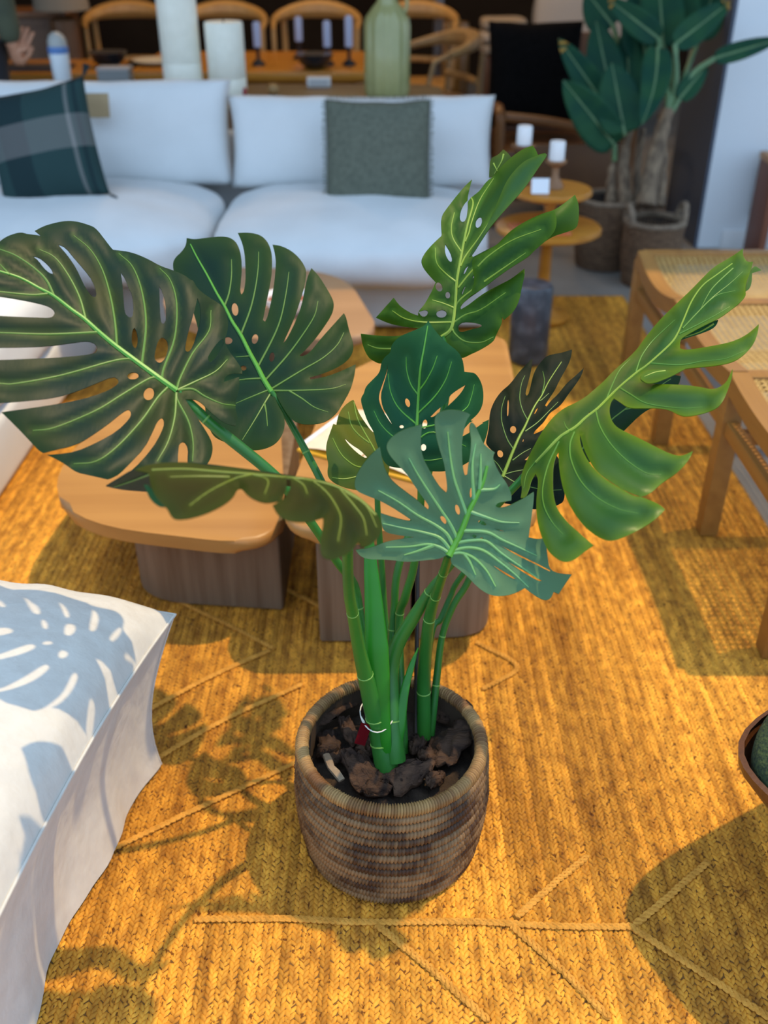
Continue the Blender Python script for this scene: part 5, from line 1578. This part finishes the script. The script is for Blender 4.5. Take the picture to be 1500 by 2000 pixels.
# dark leaf right of the middle
make_leaf(
    ZH((660, 175), (655, 260), (635, 370), (600, 500), (576, 600), (595, 617), (615, 595), (640, 500), (660, 400), (700, 300), (760, 220), (820, 155), (900, 130), (1000, 115), (1120, 75), (1125, 100), (1100, 210), (1050, 310), (980, 430), (920, 560), (850, 660), (808, 730),
       (825, 745), (870, 680), (960, 600), (1060, 470), (1180, 370), (1262, 290), (1240, 370), (1180, 470), (1080, 600), (1000, 720), (940, 770), (860, 820), (800, 920), (740, 980), (680, 1040), (675, 1068), (720, 1050), (800, 1010), (850, 1080), (760, 1250), (900, 1260), (1000, 1400),
       (1040, 1600), (1040, 1850), (960, 1900), (820, 1950), (650, 1950), (450, 1900), (300, 1870), (250, 1700), (210, 1500), (185, 1370), (210, 1290), (120, 1190), (115, 1150), (150, 1000), (155, 850), (180, 750), (230, 650), (300, 560), (400, 480), (500, 340), (580, 260)),
    [EL(ZH, 435, 1012, 39, 44), EL(ZH, 283, 1297, 36, 45, -20), ZH((375, 660), (386, 700), (378, 850), (362, 855), (362, 760), (367, 690)), ZH((725, 758), (692, 830), (680, 828), (706, 772)), ZH((568, 1370), (620, 1320), (720, 1250), (705, 1300), (600, 1372)), ZH((560, 1125), (550, 1160), (543, 1155), (550, 1128))],
    ZH((310, 1570), (370, 1420), (430, 1270), (500, 1110), (570, 980), (620, 870), (690, 730), (770, 610), (850, 450), (1000, 220)),
    [ZH((570, 380), (530, 480), (510, 640), (540, 780), (605, 910)), ZH((340, 620), (300, 760), (300, 920), (360, 1120), (440, 1250)), ZH((960, 690), (850, 800), (720, 930), (575, 1035)), ZH((640, 1235), (540, 1290), (425, 1375)), ZH((600, 1480), (530, 1490), (430, 1510), (330, 1540)), ZH((205, 1370), (260, 1430), (320, 1530)),
     ZH((850, 590), (760, 670), (735, 670)), ZH((780, 330), (800, 450), (770, 600)), ZH((1000, 1720), (800, 1720), (500, 1650), (330, 1560))],
    [(985, 930, 1.40), (1040, 820, 1.43), (1115, 685, 1.49), (1135, 720, 1.48), (1040, 700, 1.48), (960, 800, 1.43), (950, 870, 1.405), (1100, 900, 1.42), (1000, 985, 1.38), (1090, 980, 1.40)],
    NIGHT, UNDER, VEIN_D, 'blackish green leaf with pointed fingers, right of the middle', margin=.3, m_mid=VEIN_Y, rm=(.0026, .0006), rv=(.0010, .0004), veinglow=.3)

# leaf hidden behind the large right leaf
make_leaf(ZO((1110, 890), (1150, 812), (1230, 748), (1300, 728), (1330, 735), (1325, 755), (1290, 790), (1257, 803), (1218, 842), (1160, 900), (1120, 915)), [], ZO((1115, 900), (1200, 815), (1310, 740)), [ZO((1270, 790), (1220, 800)), ZO((1180, 860), (1160, 858))],
          [(1115, 900, 1.42), (1200, 815, 1.45), (1320, 740, 1.48), (1160, 810, 1.46), (1210, 840, 1.43)], DARK2, UNDER, VEIN_D, margin=.4, rm=(.0016, .0007), rv=(.0010, .0005))

# large fresh leaf at the right, folded along its midrib, fingers drooping
make_leaf(
    ZO((1016, 937), (1022, 915), (1036, 884), (1060, 839), (1092, 801), (1137, 781), (1165, 757), (1180, 744), (1197, 725), (1240, 688), (1261, 658), (1287, 626), (1317, 597), (1349, 567), (1372, 543), (1393, 522), (1419, 507), (1440, 494), (1451, 485), (1451, 500.5), (1459.5, 512), (1470.5, 511), (1466, 530),
       (1457, 552), (1456, 567), (1457, 577), (1444.5, 592), (1425, 607), (1404, 622), (1372, 637), (1334, 658), (1328, 665), (1328, 680), (1338, 684), (1372, 679), (1421, 670), (1447, 660.5), (1466, 648), (1482, 633), (1480, 652), (1472, 671), (1457, 690), (1432, 707.5), (1393, 715), (1338, 719), (1319, 727),
       (1297, 737), (1274, 735), (1256, 728), (1249, 738), (1254, 747), (1278, 750), (1329, 751), (1368, 755.5), (1389, 761), (1406, 756.5), (1419, 746), (1425, 733), (1431, 720), (1430, 735), (1421, 763), (1412.5, 784), (1398, 799), (1372, 808), (1340, 814), (1325, 810), (1308, 801), (1287, 797), (1259, 797), (1227, 797),
       (1212, 786), (1199, 778), (1193, 784), (1189.6, 801), (1193, 818), (1201, 831), (1212, 839), (1247, 855), (1287, 876), (1313, 888), (1332, 891), (1353, 881), (1348, 895), (1327, 921), (1292, 943), (1271, 964), (1249, 972), (1228, 964), (1199, 945), (1167, 924), (1151, 900), (1140, 876), (1133, 849), (1132, 858),
       (1137, 879), (1153, 908), (1180, 935), (1220, 959), (1257, 972), (1287, 984), (1299, 995), (1287, 1009), (1260, 1028), (1225, 1047), (1193, 1059), (1167, 1049), (1140, 1028), (1119, 999), (1103, 967), (1095, 935), (1091, 903), (1091, 882), (1087, 887), (1080, 908), (1079, 940), (1080, 967), (1087, 993), (1105, 1017), (1129, 1039), (1159, 1065),
       (1140, 1079), (1121, 1095), (1100, 1099), (1081, 1087), (1068, 1073), (1055, 1041), (1048, 1009), (1047, 977), (1052, 938), (1046, 925), (1037, 937), (1033, 956), (1025, 972), (1017, 972), (1020, 953)),
    [EL(ZO, 1151, 806, 1.5, 1.5)],
    ZO((1047, 903), (1087, 860), (1103, 847), (1124, 834), (1145, 815), (1167, 798), (1185, 780), (1212, 754), (1244, 727), (1265, 712), (1308, 673), (1323, 652), (1334, 627), (1351, 588), (1372, 558), (1398, 538), (1430, 515)),
    [ZI((290, 1250), (340, 1110), (430, 980), (540, 870), (650, 770)), ZI((20, 1500), (90, 1330), (150, 1220), (240, 1130)), ZI((880, 680), (940, 560), (1010, 460), (1180, 300)), ZI((720, 850), (870, 690), (1000, 560), (1150, 440), (1270, 330)), ZI((690, 900), (850, 820), (1000, 740), (1150, 650)), ZI((1200, 505), (1050, 540), (960, 600), (880, 680)),
     ZI((430, 1170), (700, 1185), (900, 1150), (1100, 1130), (1300, 1050)), ZI((150, 1400), (250, 1460), (400, 1540), (700, 1580), (900, 1570)), ZJ((690, 90), (720, 200), (800, 330), (920, 450), (1060, 540), (1170, 550)), ZJ((530, 240), (500, 330), (510, 450), (580, 600), (700, 720), (850, 800), (1000, 835)), ZJ((420, 310), (340, 480), (300, 650), (310, 780), (370, 900), (450, 990)),
     ZJ((400, 290), (300, 400), (190, 530), (160, 650)), ZJ((455, 160), (470, 200), (500, 235))],
    [(1105, 845, 1.29), (1185, 780, 1.32), (1265, 712, 1.35), (1334, 627, 1.385), (1455, 495, 1.44), (1465, 530, 1.42), (1440, 590, 1.37), (1372, 545, 1.43), (1260, 660, 1.41), (1190, 730, 1.385), (1092, 803, 1.36), (1036, 884, 1.34), (1020, 960, 1.28), (1480, 640, 1.31), (1400, 700, 1.30), (1330, 690, 1.345), (1425, 745, 1.25), (1340, 805, 1.23), (1260, 770, 1.29),
     (1350, 885, 1.19), (1270, 962, 1.17), (1230, 890, 1.215), (1295, 995, 1.15), (1193, 1057, 1.13), (1160, 950, 1.19), (1155, 1068, 1.16), (1090, 1095, 1.16), (1062, 980, 1.215), (1100, 900, 1.255), (1060, 870, 1.30)],
    FRESH, UNDER, VEIN_F, 'large fresh green leaf at the right with drooping fingers', margin=.75, mw=14, relief=.013, rw=21, curl=.008, cw=14, veinglow=.25, m_mid=VEIN_Y, rm=(.0024, .0010), rv=(.0013, .0003))
make_leaf(ZI((690, 960), (720, 925), (760, 890), (900, 820), (1045, 770), (1035, 810), (1000, 850), (880, 900), (760, 935)), [], None, [ZI((740, 930), (880, 880), (1000, 810))], [(1330, 660, 1.385), (1400, 630, 1.41), (1395, 645, 1.40), (1350, 655, 1.395)], BLUEG, UNDER, VEIN_Y, margin=.3, step=6)
make_leaf(ZI((1340, 330), (1365, 285), (1395, 282), (1440, 318), (1400, 330), (1355, 345), (1350, 440), (1330, 490), (1297, 512), (1300, 440)), [], None, [], [(1467, 530, 1.45), (1485, 525, 1.46), (1460, 565, 1.44), (1465, 545, 1.45)], FRESH, UNDER, VEIN_Y, margin=.4, step=5)
make_leaf(ZI((330, 1310), (345, 1262), (400, 1225), (540, 1228), (640, 1240), (740, 1220), (640, 1275), (540, 1320), (450, 1352), (380, 1352)), [], None, [ZI((370, 1290), (460, 1255), (560, 1240))], [(1250, 738, 1.30), (1337, 720, 1.31), (1275, 748, 1.285), (1300, 730, 1.30)], FRESH, UNDER, VEIN_Y, margin=.6, step=5, mw=10)

# pale underside of the leaf in front
make_leaf(
    ZG((205, 275), (230, 390), (250, 440), (290, 500), (380, 570), (450, 620), (500, 665), (520, 682), (527, 660), (490, 610), (440, 540), (400, 480), (370, 440), (300, 370), (255, 310), (245, 260), (280, 210), (350, 165), (430, 140), (482, 126), (472, 230), (480, 330), (520, 410), (560, 480), (600, 540), (638, 572), (646, 545), (635, 450),
       (625, 380), (600, 310), (575, 230), (560, 130), (565, 70), (600, 42), (660, 30), (720, 35), (770, 50), (793, 65), (765, 110), (750, 180), (740, 260), (742, 350), (750, 430), (760, 460), (775, 455), (780, 400), (795, 320), (800, 240), (790, 180), (787, 140), (800, 115), (820, 125), (845, 170), (870, 240), (900, 275), (953, 312), (940, 345),
       (960, 400), (1000, 470), (1040, 530), (1065, 590), (1060, 625), (1020, 632), (975, 640), (958, 658), (975, 672), (1030, 665), (1080, 640), (1140, 610), (1205, 568), (1210, 600), (1195, 720), (1175, 865), (1240, 878), (1298, 862), (1290, 930), (1300, 1000), (1312, 1075), (1370, 1100), (1455, 1107), (1420, 1160), (1370, 1235), (1338, 1222), (1320, 1265),
       (1280, 1280), (1220, 1250), (1150, 1196), (1090, 1230), (1010, 1250), (930, 1245), (850, 1200), (780, 1120), (700, 1060), (665, 1030), (668, 985), (640, 980), (600, 1005), (500, 1015), (380, 1025), (250, 1010), (150, 1010), (100, 1000), (65, 975), (48, 945), (150, 930), (250, 890), (360, 872), (430, 862), (330, 850), (235, 830), (215, 780), (210, 705),
       (300, 735), (390, 757), (415, 752), (400, 742), (360, 715), (290, 670), (200, 620), (110, 590), (45, 557), (40, 500), (60, 440), (100, 380), (150, 320)),
    [EL(ZG, 713, 683, 15, 35, -14), EL(ZG, 800, 573, 8, 33, 4), EL(ZG, 620, 750, 14, 30, -32), EL(ZG, 873, 770, 28, 14, 28), EL(ZG, 980, 816, 35, 4, 14), EL(ZG, 820, 855, 16, 11, 20), EL(ZG, 870, 876, 12, 11),
     ZG((975, 908), (1090, 965), (1200, 1020), (1318, 1082), (1312, 1088), (1200, 1032), (1085, 978)), ZG((1030, 1020), (1150, 1085), (1260, 1148), (1240, 1150), (1140, 1095)), ZG((945, 1048), (1020, 1090), (1092, 1135), (1070, 1132), (1000, 1092))],
    ZG((655, 985), (690, 920), (740, 820), (790, 690), (840, 590), (880, 500), (905, 400)),
    [ZG((195, 560), (320, 630), (450, 720), (560, 780), (640, 840), (685, 920)), ZG((395, 350), (450, 450), (520, 560), (600, 680), (660, 770), (700, 850), (706, 880)), ZG((648, 180), (665, 340), (690, 480), (730, 600), (770, 710), (775, 730)), ZG((830, 255), (810, 370), (810, 480), (820, 615)), ZG((863, 320), (862, 430), (856, 550)), ZG((990, 520), (950, 550), (860, 556)),
     ZG((225, 775), (360, 805), (500, 835), (600, 870), (668, 950)), ZG((245, 930), (400, 925), (520, 910), (600, 930), (662, 970)), ZG((365, 980), (450, 955), (560, 915)), ZG((1115, 770), (1000, 765), (900, 735), (785, 695)), ZG((1230, 985), (1100, 925), (1000, 880), (900, 830), (740, 820)), ZG((1240, 1135), (1130, 1060), (1000, 970), (900, 890), (800, 885), (705, 900)),
     ZG((1175, 1190), (1080, 1100), (980, 1020), (880, 950), (780, 930), (680, 950)), ZG((960, 1185), (900, 1080), (820, 1000), (740, 965), (665, 970)), ZG((830, 1110), (790, 1020), (755, 968))],
    [(880, 1080, 1.235), (920, 990, 1.215), (952, 905, 1.205), (1000, 960, 1.22), (690, 940, 1.20), (740, 890, 1.185), (765, 835, 1.18), (820, 830, 1.185), (890, 800, 1.18), (1040, 970, 1.235), (1070, 1060, 1.235), (1115, 1125, 1.225), (1060, 1170, 1.22), (970, 1160, 1.225), (700, 1080, 1.235), (760, 1030, 1.23), (850, 960, 1.215), (925, 830, 1.20)],
    MIDG, UNDER, VEIN_P, 'pale grey-green leaf seen from its underside with raised ribs, in front', margin=.2, under=True, relief=.004, rw=10, m_mid=VEIN_MG, rm=(.0050, .0018), rv=(.0027, .0008), raise_=.0013, curl=.004)

# ------------------------------------------------------------------ petioles and sheaths
NODE = mat('petiole_node', (.16, .34, .06), .5)
STEM_D = mat('petiole_dark', (.03, .018, .012), .5)


def petiole(pts, rpx, m=GREEN_STEM, nodes=(), label=None):
    P = [at(u, v, d) for u, v, d in pts]
    S_ = smooth_path(P, 8)
    n = len(S_)
    rad = []
    for k in range(n):
        t = k / (n - 1) * (len(rpx) - 1); i = min(int(t), len(rpx) - 2); f = t - i
        rad.append((rpx[i] * (1 - f) + rpx[i + 1] * f) * 1.45 / FPX)
    o = MB().tube(S_, rad, 14).build('petiole', m, plant, angle=80)
    if label:
        o['label'] = label
    for f in nodes:
        k = int(f * (n - 1))
        a, b = S_[k], S_[min(k + 1, n - 1)]
        d = (b - a).normalized()
        MB().tube([a - d * .0014, a - d * .0007, a + d * .0007, a + d * .0014], [rad[k] * .99, rad[k] * 1.06, rad[k] * 1.06, rad[k] * .99], 14).build('node', NODE, o)
    return o


petiole([(756, 1500, 1.515), (743, 1435, 1.505), (729, 1380, 1.48), (715, 1325, 1.45), (702, 1270, 1.41), (690, 1204, 1.35), (682, 1160, 1.30), (679, 1088, 1.22), (684, 1030, 1.13), (692, 990, 1.065)],
        [25, 23, 20, 16, 13, 11, 10, 9, 8, 6], nodes=(.09, .19, .36, .58))
petiole([(754, 1480, 1.535), (729, 1380, 1.525), (712, 1310, 1.52), (704, 1270, 1.515), (690, 1204, 1.51), (684, 1150, 1.505), (677, 1088, 1.505), (660, 1010, 1.515), (625, 935, 1.52), (598, 883, 1.52), (572, 835, 1.52), (540, 780, 1.515), (530, 764, 1.512)],
        [16, 13, 11, 10, 10, 9, 9, 8, 8, 8, 7, 6, 5], nodes=(.3, .62, .75))
petiole([(750, 1480, 1.53), (735, 1341, 1.52), (718, 1270, 1.50), (704, 1204, 1.485), (691, 1141, 1.465), (658, 1097, 1.42), (619, 1037, 1.375), (560, 955, 1.325), (520, 915, 1.305), (430, 842, 1.28), (368, 787, 1.268), (348, 764, 1.257)], [16, 13, 10, 9, 9, 8, 8, 9, 10, 10, 9, 5], nodes=(.3, .62, .86))
petiole([(775, 1480, 1.55), (767, 1300, 1.545), (765, 1253, 1.54), (770, 1187, 1.53), (779, 1105, 1.51), (830, 950, 1.48), (868, 793, 1.455), (878, 700, 1.445), (863, 657, 1.435)], [12, 10, 9, 8, 8, 7, 7, 6, 5], nodes=(.3,))
petiole([(788, 1470, 1.56), (779, 1226, 1.53), (792, 1165, 1.50), (809, 1102, 1.47), (822, 980, 1.41), (818, 900, 1.37), (814, 850, 1.352)], [11, 9, 9, 8, 7, 6, 5], nodes=(.22,))
petiole([(790, 1460, 1.57), (756, 1250, 1.565), (745, 1100, 1.53), (738, 1000, 1.49), (736, 920, 1.462)], [9, 8, 7, 6, 5])
petiole([(812, 1430, 1.57), (814, 1284, 1.56), (815, 1180, 1.55), (816, 1080, 1.54), (822, 1010, 1.53)], [6, 5, 5, 5, 4], STEM_D, label='dark brown thin stem')
petiole([(772, 1485, 1.51), (765, 1394, 1.50), (763, 1311, 1.49), (777, 1257, 1.475), (809, 1204, 1.45), (842, 1152, 1.42), (864, 1124, 1.40), (900, 1080, 1.38), (960, 1000, 1.36), (1020, 935, 1.335), (1060, 888, 1.322), (1100, 848, 1.312)], [22, 19, 16, 15, 13, 10, 8, 7, 7, 7, 7, 6], nodes=(.09, .45))
petiole([(828, 1440, 1.575), (828, 1325, 1.53), (834, 1242, 1.46), (842, 1193, 1.42), (856, 1149, 1.36), (869, 1110, 1.30), (878, 1082, 1.243)], [15, 14, 12, 11, 9, 8, 8], nodes=(.14, .45, .62, .8))
petiole([(842, 1435, 1.58), (853, 1325, 1.56), (864, 1242, 1.54), (886, 1182, 1.52), (916, 1132, 1.50), (960, 1020, 1.45), (985, 930, 1.408)], [8, 8, 7, 7, 7, 6, 5], nodes=(.16, .34))
petiole([(820, 1430, 1.575), (842, 1242, 1.55), (861, 1209, 1.55), (880, 1165, 1.545), (900, 1127, 1.53), (1000, 1000, 1.47), (1112, 902, 1.425)], [9, 7, 7, 6, 6, 6, 5])


def sheath(pts, label):
    P = [at(u, v, d) for u, v, d, r in pts]
    S_ = smooth_path(P, 8)
    n = len(S_)
    rad = []
    for k in range(n):
        t = k / (n - 1) * (len(pts) - 1); i = min(int(t), len(pts) - 2); f = t - i
        rad.append((pts[i][3] * (1 - f) + pts[i + 1][3] * f) * 1.46 / FPX)
    o = MB().tube(S_, rad, 18, sq=.32, sqdir=(0, 1, 0)).build('sheath', SHEATH, plant, angle=80)
    o['label'] = label
    return o


SHEATH = mat('sheath_green', (.025, .24, .012), .35, (.02, .19, .012), 10, trans=.25, tcol=(.1, .5, .02))
sheath([(756, 1470, 1.495, 10), (748, 1390, 1.475, 14), (742, 1330, 1.46, 20), (736, 1265, 1.445, 23), (730, 1180, 1.43, 18), (723, 1090, 1.415, 12), (720, 1020, 1.41, 5)], 'broad bright green leaf sheath in the middle of the stems')
sheath([(774, 1485, 1.505, 7), (781, 1420, 1.495, 11), (790, 1352, 1.492, 9), (804, 1300, 1.492, 6), (817, 1265, 1.495, 1)], 'small split green sheath')
sheath([(742, 1470, 1.535, 10), (722, 1330, 1.51, 12), (708, 1250, 1.50, 8), (694, 1170, 1.49, 2)], 'narrow green sheath on the left stem')
# twine with a small dark red tag tied round the left stem
tg = empty('plant_tag', at(729, 1402, 1.495), 'small dark red tag on a loop of white twine round the front stem', 'tag')
c_ = at(737, 1393, 1.50)
pts = []
for k in range(25):
    a = 2 * PI * k / 24
    pts.append(c_ + Vector((.0265 * math.cos(a), .031 * math.sin(a), .006 * math.sin(a) + .004 * math.cos(2 * a))))
MB().tube(pts, .0010, 6, cap=False).build('twine', mat('white_twine', (.72, .68, .60), .8), tg)
kn = at(711, 1409, 1.485)
MB().tube([pts[13], kn, kn + Vector((.001, 0, -.006))], .0010, 6).build('twine', bpy.data.materials['white_twine'], tg)
MB(Matrix.Translation(at(709, 1434, 1.485)) @ Matrix.Rotation(R(20), 4, 'Y') @ Matrix.Rotation(R(-25), 4, 'X')).box((0, 0, 0), (.017, .0012, .034), bev=.0004).build('card', mat('dark_red_tag', (.09, .003, .005), .9, spec=.05), tg)
